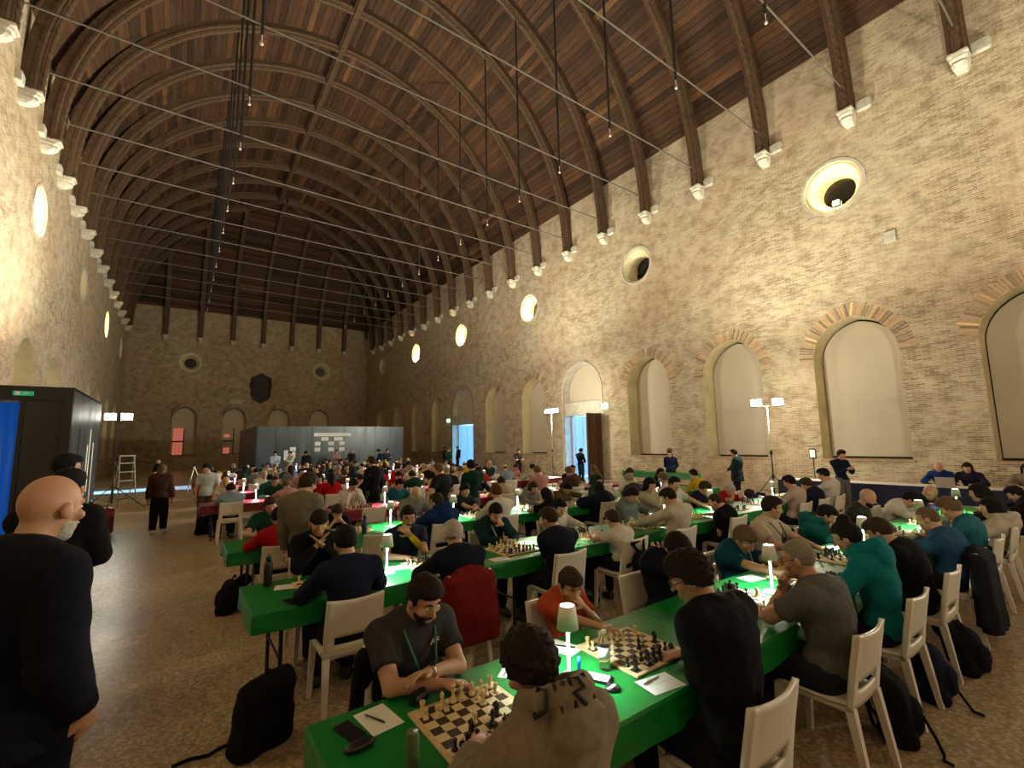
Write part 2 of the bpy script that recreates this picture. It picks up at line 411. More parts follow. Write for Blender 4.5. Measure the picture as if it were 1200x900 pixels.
# red light in the lower panes of the two end windows
M_REDPANE = flat('red_lit_pane', (0.25, 0.05, 0.04), 0.5, emit=(1.0, 0.26, 0.18), estr=0.28)
for x, cells in ((4.68, [(i, j) for i in range(3) for j in range(8)]), (8.8, [(0, 0), (1, 0), (0, 1), (1, 1), (0, 5), (1, 5)])):
    r = empty('leaded_light', (x-0.82, YE+0.60, 1.32)); tag(r, 'red glowing leaded panes in the window %s' % ('beside the tall tripod floodlight and ladder' if x < 6 else 'below the pale stone plaque'), 'window panes')
    for i, j in cells:
        MB().box(i*0.27+0.015, i*0.27+0.255, 0, 0.03, j*0.30+0.015+(0.12 if j > 3 else 0), j*0.30+0.285+(0.12 if j > 3 else 0)).build('pane', M_REDPANE, r)
    MB().box(-0.04, 0.86, -0.02, 0.05, 1.20, 1.32).box(0.82, 0.90, -0.02, 0.05, 0.0, 2.5).build('frame', M_BLACKMETAL, r)

# ---- doorways in the right wall
M_LEAFBLUE = flat('panelled_leaf_paint', (0.42, 0.42, 0.50), 0.5)
M_OUT = plaster_mat('loggia_stone', (0.75, 0.75, 0.75), 2, 0.1)
for n, (y, apex, hw, lp, sp, k) in enumerate(DOORS):
    top = 3.35
    d = MB(); strip(d, [R3(u, z, 0) for u, z in lp], [R3(u, z, 0.62) for u, z in lp]); dr = tag(d.build('door_%d' % (n+1), M_GREYSTONE), kind='structure')
    up = [(u, z) for u, z in lp if z > top+0.7]; up = [(y-hw, top+0.7), (y+hw, top+0.7)] + up
    t = MB(); t.add([R3(u, z, 0.45) for u, z in up], [tuple(range(len(up)))]); t.build('tympanum', M_BOARD, dr)
    MB().box(W+0.05, W+0.62, y-hw, y+hw, top, top+0.72, 0.02).build('lintel', M_GREYSTONE, dr)
    # stone moulding around the arch
    so = [(y+(u-y)*1.10, z*1.035 if z > 0 else 0) for u, z in lp]
    mo = MB(); strip(mo, [R3(u, z, -0.04) for u, z in so[1:]+so[:1]], [R3(u, z, -0.04) for u, z in lp[1:]+lp[:1]], False)
    strip(mo, [R3(u, z, 0.02) for u, z in so[1:]+so[:1]], [R3(u, z, -0.04) for u, z in so[1:]+so[:1]], False); mo.build('arch_moulding', M_GREYSTONE if n == 0 else M_SILL, dr)
    def leaf(x0, x1, yy, th, mat, rails):
        lo = MB(); lo.box(x0, x1, yy-th, yy+th, 0.02, top)
        o = lo.build('door_leaf', mat, dr)
        for (a, b) in rails:
            pb = MB(); pb.box(x0+0.16*(1 if x1 > x0 else -1), x0+(x1-x0)*0.46, yy-th-0.025, yy-th, a, b, 0.01); pb.build('panel', mat, o)
            pb = MB(); pb.box(x0+(x1-x0)*0.54, x1-0.16, yy-th-0.025, yy-th, a, b, 0.01); pb.build('panel', mat, o)
        MB().tube([(x0+(x1-x0)*0.93, yy-th-0.05, 1.05), (x0+(x1-x0)*0.93-0.12, yy-th-0.05, 1.05)], 0.012).build('door_handle', M_CHROME, o)
    leaf(W+0.5, W+1.95, y+hw-0.10, 0.03, M_LEAFBLUE, [(0.2, 1.0), (1.15, 2.0), (2.15, 3.2)])
    if n == 0: leaf(W-1.05, W+0.35, y-hw+0.06, 0.035, M_DOORWOOD, [(0.2, 1.0), (1.15, 2.0), (2.15, 3.2)])
    MB().box(W+0.02, W+0.60, y-hw, y+hw, -0.03, 0.006).build('threshold', M_GREYSTONE, dr)
tag(link('loggia_floor', MB().box(W+0.6, 31, 12, 38, -0.2, 0.0).data('loggia_floor', M_OUT)), kind='structure')
bal = empty('loggia_parapet', (30.2, 25, 0)); tag(bal, 'pale stone loggia parapet seen through the open blue doors', 'parapet')
MB().box(-0.2, 0.2, -13, 13, 0.95, 1.10, 0.02).build('coping', M_OUT, bal)
MB().box(-0.2, 0.2, -13, 13, 0.0, 0.18, 0.02).build('plinth', M_OUT, bal)
_b = MB().lathe([(0.07, 0.18), (0.05, 0.3), (0.10, 0.45), (0.05, 0.75), (0.07, 0.95)], 10).data('baluster', M_OUT)
for i in range(52): link('baluster', _b, bal, loc=(0, -12.75+0.5*i, 0))
# added unseen blue spot for daylight, throws a strip of light over the floor through a side door in the left wall
spot('added_daylight_spot', (-7, 28.85, 4.6), (3.6, 28.85, 0.0), 70000, (0.16, 0.42, 1.0), 34, 0.2, 0.05)
tag(MB().box(-0.45, 0.02, 27.9, 28.1, 0, 3.2).box(-0.45, 0.02, 29.6, 29.8, 0, 3.2).box(-0.45, 0.02, 28.1, 29.6, 3.0, 3.2).build('door_3', M_GREYSTONE), kind='structure')

# ---- ceiling: lining, planks, ribs, rods
TH0 = math.acos(1-0.35/RV)
def side_pt(th, y, side, r=RV): return (11+side*r*math.cos(th), y, ZC+r*math.sin(th))
def hip_y(th): return YE+0.35-RV*(1-math.cos(th))
NT = 30; lining = MB(); RL = RV+0.06
for side in (1, -1):
    for i in range(NT):
        a, b = TH0*0.9+(PI/2-TH0*0.9)*i/NT, TH0*0.9+(PI/2-TH0*0.9)*(i+1)/NT
        lining.add([side_pt(a, YB, side, RL), side_pt(a, hip_y(a)+0.06, side, RL), side_pt(b, hip_y(b)+0.06, side, RL), side_pt(b, YB, side, RL)], [(0, 1, 2, 3)])
for i in range(NT):
    a, b = TH0*0.9+(PI/2-TH0*0.9)*i/NT, TH0*0.9+(PI/2-TH0*0.9)*(i+1)/NT
    f = lambda th, s: (11+s*RL*math.cos(th), YE+0.35-RL*(1-math.cos(th))+0.06, ZC+RL*math.sin(th))
    lining.add([f(a, -1), f(a, 1), f(b, 1), f(b, -1)], [(0, 1, 2, 3)])
ceiling = tag(lining.build('ceiling', M_PLANK), kind='structure')
PW = 0.28; NP = int((PI/2-TH0)*RV/PW)
PLK = [MB().box(-0.016, 0.016, -STEP/2+0.004, STEP/2-0.004, -PW/2+e, PW/2-e).data('plank', M_PLANK) for e in (0.004, 0.010, 0.016)]
rest = MB(); made = 0
def plank_corners(c, er, et, el, hl):
    out = []
    for z in (-PW/2+0.008, PW/2-0.008):
        for l in (-hl, hl):
            for t in (-0.016, 0.016): out.append(tuple(c[q]+er[q]*t+el[q]*l+et[q]*z for q in range(3)))
    return out
BOXF = [(0, 2, 3, 1), (4, 5, 7, 6), (0, 1, 5, 4), (2, 6, 7, 3), (0, 4, 6, 2), (1, 3, 7, 5)]
for side in (1, -1):
    for k in range(-4, 20):
        y = Y0+(k+0.5)*STEP
        for i in range(NP):
            th = TH0+(i+0.5)*PW/RV; dr = random.uniform(-0.012, 0.012)
            if y-STEP/2 > hip_y(th): continue
            if side == 1 and 1 <= k <= 6 and i < 50 and made < 300:
                o = link('plank', PLK[random.randrange(3)], ceiling); o.location = side_pt(th, y, 1, RV+dr)
                o.rotation_euler = (0, -th+random.uniform(-0.02, 0.02), 0); made += 1; continue
            cth, sth = math.cos(th), math.sin(th); hl = STEP/2-0.004; yy = y
            if y+STEP/2 > hip_y(th): e = hip_y(th); s0 = y-STEP/2; hl = (e-s0)/2; yy = (e+s0)/2
            rest.add(plank_corners(side_pt(th, yy, side, RV+dr), (side*cth, 0, sth), (-side*sth, 0, cth), (0, 1, 0), hl), BOXF)
for i in range(NP):
    th = TH0+(i+0.5)*PW/RV; t = RV*(1-math.cos(th)); x0, x1 = -0.35+t, 22.35-t
    for b in range(8):
        a0, a1 = max(x0, b*2.75), min(x1, (b+1)*2.75)
        if a1-a0 < 0.05: continue
        dr = random.uniform(-0.012, 0.012)
        rest.add(plank_corners(((a0+a1)/2, YE+0.35-RV+(RV+dr)*math.cos(th), ZC+(RV+dr)*math.sin(th)), (0, math.cos(th), math.sin(th)), (0, -math.sin(th), math.cos(th)), (1, 0, 0), (a1-a0)/2-0.004), BOXF)
tag(rest.build('planking', M_PLANK, ceiling), kind='stuff')

SEC = [(-0.20, -0.03), (-0.20, 0.30), (-0.15, 0.345), (-0.15, 0.40), (0.15, 0.40), (0.15, 0.345), (0.20, 0.30), (0.20, -0.03)]
def sweep(path, inw, bi, sec):
    vs = []; n = len(sec)
    for p, a, b in zip(path, inw, bi):
        for w, d in sec: vs.append(tuple(p[q]+b[q]*w+a[q]*d for q in range(3)))
    fs = [(i*n+k, i*n+(k+1) % n, (i+1)*n+(k+1) % n, (i+1)*n+k) for i in range(len(path)-1) for k in range(n)]
    return vs, fs
def rope(path, inw, bi, d, r, twist, n=9, lobes=3, amp=0.24):
    vs = []; L = 0; pv = path[0]
    for p, a, b in zip(path, inw, bi):
        L += math.dist(p, pv); pv = p
        for k in range(n):
            g = 2*PI*k/n; rr = r*(1+amp*math.cos(lobes*(g-L*twist)))
            vs.append(tuple(p[q]+a[q]*(d+rr*math.cos(g))+b[q]*rr*1.15*math.sin(g) for q in range(3)))
    fs = [(i*n+k, i*n+(k+1) % n, (i+1)*n+(k+1) % n, (i+1)*n+k) for i in range(len(path)-1) for k in range(n)]
    return vs, fs
def make_rib(fn, nseg, nrope):
    P = [fn(i/nseg) for i in range(nseg+1)]
    vs, fs = sweep(*zip(*P), SEC); o = link('rib', mesh('rib', vs, fs, M_RIB), ceiling)
    if nrope:
        P = [fn(i/nrope) for i in range(nrope+1)]
        vs, fs = rope(*zip(*P), 0.41, 0.085, 6.5); link('rope_moulding', mesh('rope_moulding', vs, fs, M_RIB, True), o)
        for s in (-1, 1):
            P2 = [fn(i/nseg) for i in range(nseg+1)]; m = MB()
            vs, fs = sweep(*zip(*P2), [(s*0.20-0.02, 0.20), (s*0.20-0.02, 0.27), (s*0.20+0.02, 0.27), (s*0.20+0.02, 0.20)])
            link('fillet', mesh('fillet', vs, fs, M_RIB), o)
    return o
def ext(th): return 0.0
def full_rib(y):
    def fn(t):
        th = PI*t; c, s = math.cos(th), math.sin(th); r = RV-0.36*abs(c)**6
        return (11+r*c, y, ZC+r*s), (-c, 0, -s), (0, 1, 0)
    return fn
def jack_rib(y, side):
    te = math.acos(max(0, 1-(YE+0.35-y)/RV))
    def fn(t):
        th = te*t; c, s = math.cos(th), math.sin(th); r = RV-0.36*abs(c)**6
        return (11+side*r*c, y, ZC+r*s), (-side*c, 0, -s), (0, 1, 0)
    return fn
def end_rib(x):
    te = math.acos(max(0.0, 1-min(x+0.35, 22.35-x)/RV))
    def fn(t):
        th = te*t; c, s = math.cos(th), math.sin(th); r = RV-0.36*abs(c)**6
        return (x, YE+0.35-RV+r*c, ZC+r*s), (0, -c, -s), (1, 0, 0)
    return fn
def hip_rib(side):
    def fn(t):
        th = 0.16+(PI/2-0.16)*t; c, s = math.cos(th), math.sin(th); q = RV*c
        n = Vector((-side*c*0.7, -c*0.7, -s)).normalized()
        return (11+side*q, YE+0.35-RV+q, ZC+RV*s), tuple(n), (0.707, -side*0.707, 0)
    return fn
M_CORB = M_STONE
def corbel_mesh():
    m = MB()
    m.box(-0.03, 0.50, -0.22, 0.22, -0.08, 0.02, 0.02)
    prof = [(0.47, -0.08, 0.20), (0.46, -0.16, 0.20), (0.40, -0.22, 0.18), (0.42, -0.28, 0.18), (0.34, -0.38, 0.15), (0.20, -0.46, 0.11)]
    vs = []
    for d, z, w in prof: vs += [(-0.03, -w, z), (d*0.8, -w, z), (d, -w*0.55, z), (d, w*0.55, z), (d*0.8, w, z), (-0.03, w, z)]
    fs = [(i*6+k, i*6+k+1, (i+1)*6+k+1, (i+1)*6+k) for i in range(5) for k in range(5)]
    m.add(vs, fs + [(30, 31, 32, 33, 34, 35)]); return m.data('corbel', M_CORB)
CORB = corbel_mesh()
_pad = MB().box(-0.02, 0.14, -0.2, 0.2, -0.1, 0.22, 0.02).data('pad_stone', M_CORB)
for k in range(-3, 20):
    y = Y0+k*STEP
    if y < 42.7:
        make_rib(full_rib(y), 56, (620 if k < 9 else 260) if k >= -1 else 0)
    elif y < 53.5:
        for s in (1, -1): make_rib(jack_rib(y, s), 20, 90)
    if y < 53.5:
        c = link('corbel', CORB, wall_right, loc=(W, y, 12.62)); c.rotation_euler = (0, 0, PI)
        c = link('corbel', CORB, wall_left, loc=(0, y, 12.62))
        p = link('pad_stone', _pad, wall_right, loc=(W, y-0.42, 12.65)); p.rotation_euler = (0, 0, PI)
        p = link('pad_stone', _pad, wall_left, loc=(0, y-0.42, 12.65))
for i in range(1, 8):
    make_rib(end_rib(22*i/8), 24, 0)
    c = link('corbel', CORB, wall_back, loc=(22*i/8, YE, 12.62)); c.rotation_euler = (0, 0, -PI/2)
for s in (1, -1): make_rib(hip_rib(s), 26, 0)
rb = MB().box(10.25, 10.65, YB, YE-10.6, ZC+RV-0.42, ZC+RV+0.03).box(10.33, 10.57, YB, YE-10.6, ZC+RV-0.54, ZC+RV-0.42)
rb.build('ridge_beam', M_RIB, ceiling)
ROD = MB().tube([(0.25, 0, 0), (21.75, 0, 0)], 0.026, 6).data('tie_rod', M_IRON)
_zt = ZC+math.sqrt(10.95**2-5.38**2)-13.42
HNG = MB().tube([(0, 0, -0.32), (0, 0, _zt)], 0.042, 6).data('hanger', M_BLACKIRON)
_tip = MB().lathe([(0.015, -0.62), (0.04, -0.60), (0.045, -0.56), (0.012, -0.53), (0.012, -0.30)], 8).data('pendant_tip', M_STONE)
for k in range(-1, 16):
    y = Y0+k*STEP
    if y > 45: break
    link('tie_rod', ROD, ceiling, loc=(0, y, 13.42))
    for x in (5.62, 16.38):
        h = link('hanger', HNG, ceiling, loc=(x, y, 13.42)); link('pendant_tip', _tip, h)

# ---- projectors standing in the round windows
def projector(x, y, z, rz, on, label):
    r = empty('projector', (x, y, z), rz); tag(r, label, 'floodlight')
    MB().box(-0.10, 0.10, -0.11, 0.11, -0.09, 0.09, 0.015).build('housing', M_BLACKMETAL, r)
    MB().box(-0.03, 0.03, -0.15, -0.125, -0.2, 0.05).box(-0.03, 0.03, 0.125, 0.15, -0.2, 0.05).box(-0.03, 0.03, -0.15, 0.15, -0.22, -0.19).build('bracket', M_BLACKMETAL, r)
    l = MB().box(0.101, 0.108, -0.09, 0.09, -0.07, 0.07).build('lens', flat('projector_lens_lit', (1, 0.9, 0.7), 0.3, emit=(1, 0.80, 0.50), estr=42) if on else M_GLASSDARK, r)
def oc_label(y, side, on):
    near = {5.5: 'above the widest arched niche', 13.87: 'above the niche behind the hatted man', 22.35: 'above the niche with the tripod floodlight', 31.1: 'above the farther blue doorway', 39.7: 'past the farther blue doorway', 48.4: 'in the dim far corner'}
    return ('lit' if on else 'unlit')+' projector in the round window '+near[y]
for y in OC_Y:
    on = y in OCULUS_AND_FILL_RIGHT; projector(W+0.30, y, 9.90, PI, on, oc_label(y, 'r', on))
for y, on in ((5.5, 1), (21.9, 1), (40.15, 1), (49.3, 0)):
    projector(-0.30, y, 9.80, 0, on, {5.5: 'lit projector in the left wall round window beside the entrance', 21.9: 'lit projector in the yellow round window of the left wall', 40.15: 'bright projector high on the far left wall', 49.3: 'unlit projector near the left end of the far wall'}[y])

# ---- coat of arms, plaque, sign plates
ca = empty('coat_of_arms', (11.0, YE-0.005, 8.0)); tag(ca, 'black carved stone coat of arms on the far brick wall', 'relief')
def extr(pts, d0, d1):
    m = MB(); n = len(pts); m.add([(u, d1, z) for u, z in pts]+[(u, d0, z) for u, z in pts], [tuple(range(n)), tuple(range(2*n-1, n-1, -1))]+[(i, n+i, n+(i+1) % n, (i+1) % n) for i in range(n)]); return m
extr([(-0.9, 1.1), (-0.35, 1.35), (0, 1.6), (0.35, 1.35), (0.9, 1.1), (0.98, 0.4), (0.88, -0.6), (0.72, -1.2), (0, -1.62), (-0.72, -1.2), (-0.88, -0.6), (-0.98, 0.4)], 0.0, -0.16).build('back_slab', M_DARKSTONE, ca)
extr([(-0.6, 0.85), (0.6, 0.85), (0.62, 0.0), (0.45, -0.55), (0, -0.85), (-0.45, -0.55), (-0.62, 0.0)], -0.16, -0.27).build('shield', M_DARKSTONE, ca)
for s in (-1, 1): MB().tube([(s*0.78, -0.2, 0.9), (s*0.9, -0.24, 0.3), (s*0.78, -0.22, -0.4), (s*0.86, -0.2, -0.9)], [0.09, 0.13, 0.1, 0.06], 8).build('scroll', M_DARKSTONE, ca, True)
MB().box(-0.7, 0.7, -0.24, -0.1, -1.12, -0.98, 0.02).build('band', M_DARKSTONE, ca)
MB().tube([(-0.35, -0.2, 1.22), (0, -0.26, 1.42), (0.35, -0.2, 1.22)], 0.12, 8).build('crest', M_DARKSTONE, ca, True)
MB().box(8.33, 9.45, YE-0.06, YE, 6.28, 6.74, 0.015).build('stone_plaque', M_STONE, wall_back)
MB().box(W-0.05, W, 3.98, 4.28, 7.92, 8.26, 0.01).build('stone_block', M_STONE, wall_right)
# ================================================================== PEOPLE: bodies grown as one continuous surface
def V(*a): return np.array(a, dtype=np.float64)
def unit(v): return v/(np.linalg.norm(v)+1e-9)
class Field:
    """signed-distance pieces melted together on a grid and skinned"""
    def __init__(self): self.p = []
    def cone(self, a, b, ra, rb, k=0.02, flat=False, flat0=False): self.p.append(('c', V(*a), V(*b), ra, rb, k, flat, flat0)); return self
    def ell(self, c, r, R=None, k=0.02): self.p.append(('e', V(*c), V(*r), np.eye(3) if R is None else R, k)); return self
    def cut(self, pt, n, k=0.004): self.p.append(('x', V(*pt), unit(V(*n)), k)); return self
    def corner(self, p1, n1, p2, n2): self.p.append(('y', V(*p1), unit(V(*n1)), V(*p2), unit(V(*n2)))); return self
    def noise(self, amp, freq): self.p.append(('n', amp, freq)); return self
    def bounds(self):
        lo = V(9, 9, 9); hi = -lo
        for q in self.p:
            if q[0] == 'c': r = max(q[3], q[4]); lo = np.minimum(lo, np.minimum(q[1], q[2])-r); hi = np.maximum(hi, np.maximum(q[1], q[2])+r)
            elif q[0] == 'e': r = np.abs(q[3].T) @ q[2] if False else np.sqrt(((q[3]*q[2])**2).sum(1)); lo = np.minimum(lo, q[1]-r); hi = np.maximum(hi, q[1]+r)
        return lo, hi
    def mesh(self, h):
        lo, hi = self.bounds(); pad = 0.03+2*h; lo = lo-pad; hi = hi+pad
        n = np.ceil((hi-lo)/h).astype(int)+1
        ax = [lo[i]+h*np.arange(n[i]) for i in range(3)]
        F = np.full(n, 0.08, dtype=np.float32); m = 0.05
        for q in self.p:
            if q[0] in 'ce':
                if q[0] == 'c': r = max(q[3], q[4]); l = np.minimum(q[1], q[2])-r-m; u = np.maximum(q[1], q[2])+r+m
                else: r = np.sqrt(((q[3]*q[2])**2).sum(1)); l = q[1]-r-m; u = q[1]+r+m
                i0 = np.clip(((l-lo)/h).astype(int), 0, n-1); i1 = np.clip(((u-lo)/h).astype(int)+2, 1, n)
                sl = tuple(slice(a, b) for a, b in zip(i0, i1))
                X = ax[0][sl[0]][:, None, None]; Y = ax[1][sl[1]][None, :, None]; Z = ax[2][sl[2]][None, None, :]
                if q[0] == 'c':
                    a, b = q[1], q[2]; ab = b-a; L2 = ab@ab+1e-12
                    t0 = ((X-a[0])*ab[0]+(Y-a[1])*ab[1]+(Z-a[2])*ab[2])/L2; t = np.clip(t0, 0, 1)
                    d = np.sqrt((X-a[0]-t*ab[0])**2+(Y-a[1]-t*ab[1])**2+(Z-a[2]-t*ab[2])**2)-(q[3]+t*(q[4]-q[3]))
                    if q[6]: d = np.maximum(d, (t0-1)*math.sqrt(L2))
                    if q[7]: d = np.maximum(d, -t0*math.sqrt(L2))
                    k = q[5]
                else:
                    c, r, R, k = q[1], q[2], q[3], q[4]
                    px, py, pz = X-c[0], Y-c[1], Z-c[2]
                    s0 = s1 = 0
                    for j in range(3):
                        w = px*R[0, j]+py*R[1, j]+pz*R[2, j]; s0 = s0+(w/r[j])**2; s1 = s1+(w/r[j]**2)**2
                    s0 = np.sqrt(s0); d = s0*(s0-1)/(np.sqrt(s1)+1e-9)
                    d = np.where(s0 < 0.2, -min(r), d)
                g = F[sl]
                if k > 0:
                    hh = np.maximum(k-np.abs(g-d), 0)/k; F[sl] = np.minimum(g, d)-hh*hh*k*0.25
                else: F[sl] = np.minimum(g, d)
            elif q[0] == 'x':
                d = (ax[0][:, None, None]-q[1][0])*q[2][0]+(ax[1][None, :, None]-q[1][1])*q[2][1]+(ax[2][None, None, :]-q[1][2])*q[2][2]
                F = np.maximum(F, d.astype(np.float32))
            elif q[0] == 'y':
                d1 = (ax[0][:, None, None]-q[1][0])*q[2][0]+(ax[1][None, :, None]-q[1][1])*q[2][1]+(ax[2][None, None, :]-q[1][2])*q[2][2]
                d2 = (ax[0][:, None, None]-q[3][0])*q[4][0]+(ax[1][None, :, None]-q[3][1])*q[4][1]+(ax[2][None, None, :]-q[3][2])*q[4][2]
                F = np.maximum(F, np.minimum(d1, d2).astype(np.float32))
            elif q[0] == 'n':
                a, f = q[1], q[2]; X = ax[0][:, None, None]; Y = ax[1][None, :, None]; Z = ax[2][None, None, :]
                F = F-(a*(np.sin(X*f+1.3*np.sin(Z*f*0.7))*np.sin(Y*f*1.1+1.7*np.sin(X*f*0.6))*np.sin(Z*f*0.9+Y*f*0.5))).astype(np.float32)
        return nets(F, lo, h)
def nets(F, lo, h):
    S = F < 0; n = np.array(F.shape)
    C = np.zeros(n-1, dtype=np.int8)
    for dx in (0, 1):
        for dy in (0, 1):
            for dz in (0, 1): C += S[dx:n[0]-1+dx, dy:n[1]-1+dy, dz:n[2]-1+dz]
    act = np.argwhere((C > 0) & (C < 8)); N = len(act)
    if N == 0: return np.zeros((0, 3)), np.zeros((0, 4), int)
    idx = np.full(n-1, -1, dtype=np.int32); idx[tuple(act.T)] = np.arange(N)
    acc = np.zeros((N, 3)); cnt = np.zeros(N)
    corners = [(a, b, c) for a in (0, 1) for b in (0, 1) for c in (0, 1)]
    val = {c: F[act[:, 0]+c[0], act[:, 1]+c[1], act[:, 2]+c[2]].astype(np.float64) for c in corners}
    for c in corners:
        for ax in range(3):
            if c[ax]: continue
            e = list(c); e[ax] = 1; e = tuple(e); f0, f1 = val[c], val[e]
            mk = (f0 < 0) != (f1 < 0); t = np.where(mk, f0/(f0-f1+1e-12), 0)
            p = np.zeros((N, 3)); p[:] = c; p[:, ax] = t; acc += p*mk[:, None]; cnt += mk
    verts = lo+(act+acc/cnt[:, None])*h
    faces = []
    for ax in range(3):
        sl0 = [slice(None)]*3; sl1 = [slice(None)]*3; sl0[ax] = slice(0, -1); sl1[ax] = slice(1, None)
        a = S[tuple(sl0)]; b = S[tuple(sl1)]; E = np.argwhere(a != b)
        o1, o2 = [(1, 2), (2, 0), (0, 1)][ax]
        ok = (E[:, o1] > 0) & (E[:, o2] > 0) & (E[:, o1] < n[o1]-1) & (E[:, o2] < n[o2]-1); E = E[ok]
        ins = a[tuple(E.T)]
        def cell(d1, d2):
            q = E.copy(); q[:, o1] -= d1; q[:, o2] -= d2; return idx[tuple(q.T)]
        Q = np.stack([cell(1, 1), cell(0, 1), cell(0, 0), cell(1, 0)], 1)
        Q[~ins] = Q[~ins][:, ::-1]; faces.append(Q)
    return verts, np.concatenate(faces)
def np_mesh(name, v, f, mat):
    me = bpy.data.meshes.new(name); nf = len(f)
    me.vertices.add(len(v)); me.vertices.foreach_set('co', np.asarray(v, dtype=np.float32).ravel())
    me.loops.add(nf*4); me.loops.foreach_set('vertex_index', np.asarray(f, dtype=np.int32).ravel())
    me.polygons.add(nf); me.polygons.foreach_set('loop_start', np.arange(0, nf*4, 4, dtype=np.int32))
    me.polygons.foreach_set('use_smooth', np.ones(nf, dtype=bool))
    me.materials.append(mat); me.update(calc_edges=True); return me
def rotz(a): c, s = math.cos(a), math.sin(a); return np.array([[c, -s, 0], [s, c, 0], [0, 0, 1.0]])
def ik(S, T, lu, lf, pole):
    d = T-S; L = np.linalg.norm(d); Lm = (lu+lf)*0.995
    if L > Lm: k = L/Lm; lu *= k; lf *= k
    a = (lu*lu-lf*lf+L*L)/(2*L+1e-9); hgt = math.sqrt(max(lu*lu-a*a, 0)); u = unit(d)
    w = pole-u*(pole@u); return S+u*a+unit(w)*hgt

def add_hand(B, Wp, d, n, side, s, curl, fingers):
    """Wp wrist, d hand direction, n palm normal, side toward the thumb"""
    R = np.stack([side, d, n], 1)
    B.ell(Wp+d*0.045*s, (0.043*s, 0.056*s, 0.018*s), R, 0.015)
    if not fingers:
        B.ell(Wp+d*0.105*s+n*0.02*curl*s, (0.036*s, 0.045*s, 0.016*s), R, 0.015)
        B.cone(Wp+d*0.02*s+side*0.03*s, Wp+d*0.07*s+side*0.055*s, 0.013*s, 0.011*s, 0.008); return
    for i, (L, off) in enumerate(((0.070, 0.034), (0.080, 0.0115), (0.075, -0.0115), (0.060, -0.033))):
        a = curl*0.7; b = curl*1.7; sp = off*0.35
        p0 = Wp+(d*0.088+side*off)*s; d1 = unit(d*math.cos(a)+n*math.sin(a)+side*sp); p1 = p0+d1*L*0.52*s
        d2 = unit(d*math.cos(b)+n*math.sin(b)+side*sp); p2 = p1+d2*L*0.5*s
        B.cone(p0, p1, 0.0098*s, 0.0092*s, 0.004); B.cone(p1, p2, 0.0092*s, 0.0076*s, 0.003)
    t0 = Wp+(d*0.025+side*0.032)*s; t1 = t0+unit(d*0.65+side*0.75+n*0.2)*0.045*s; t2 = t1+unit(d*0.9+side*0.35+n*0.35*curl)*0.035*s
    B.cone(t0, t1, 0.013*s, 0.0115*s, 0.008); B.cone(t1, t2, 0.0115*s, 0.0085*s, 0.003)

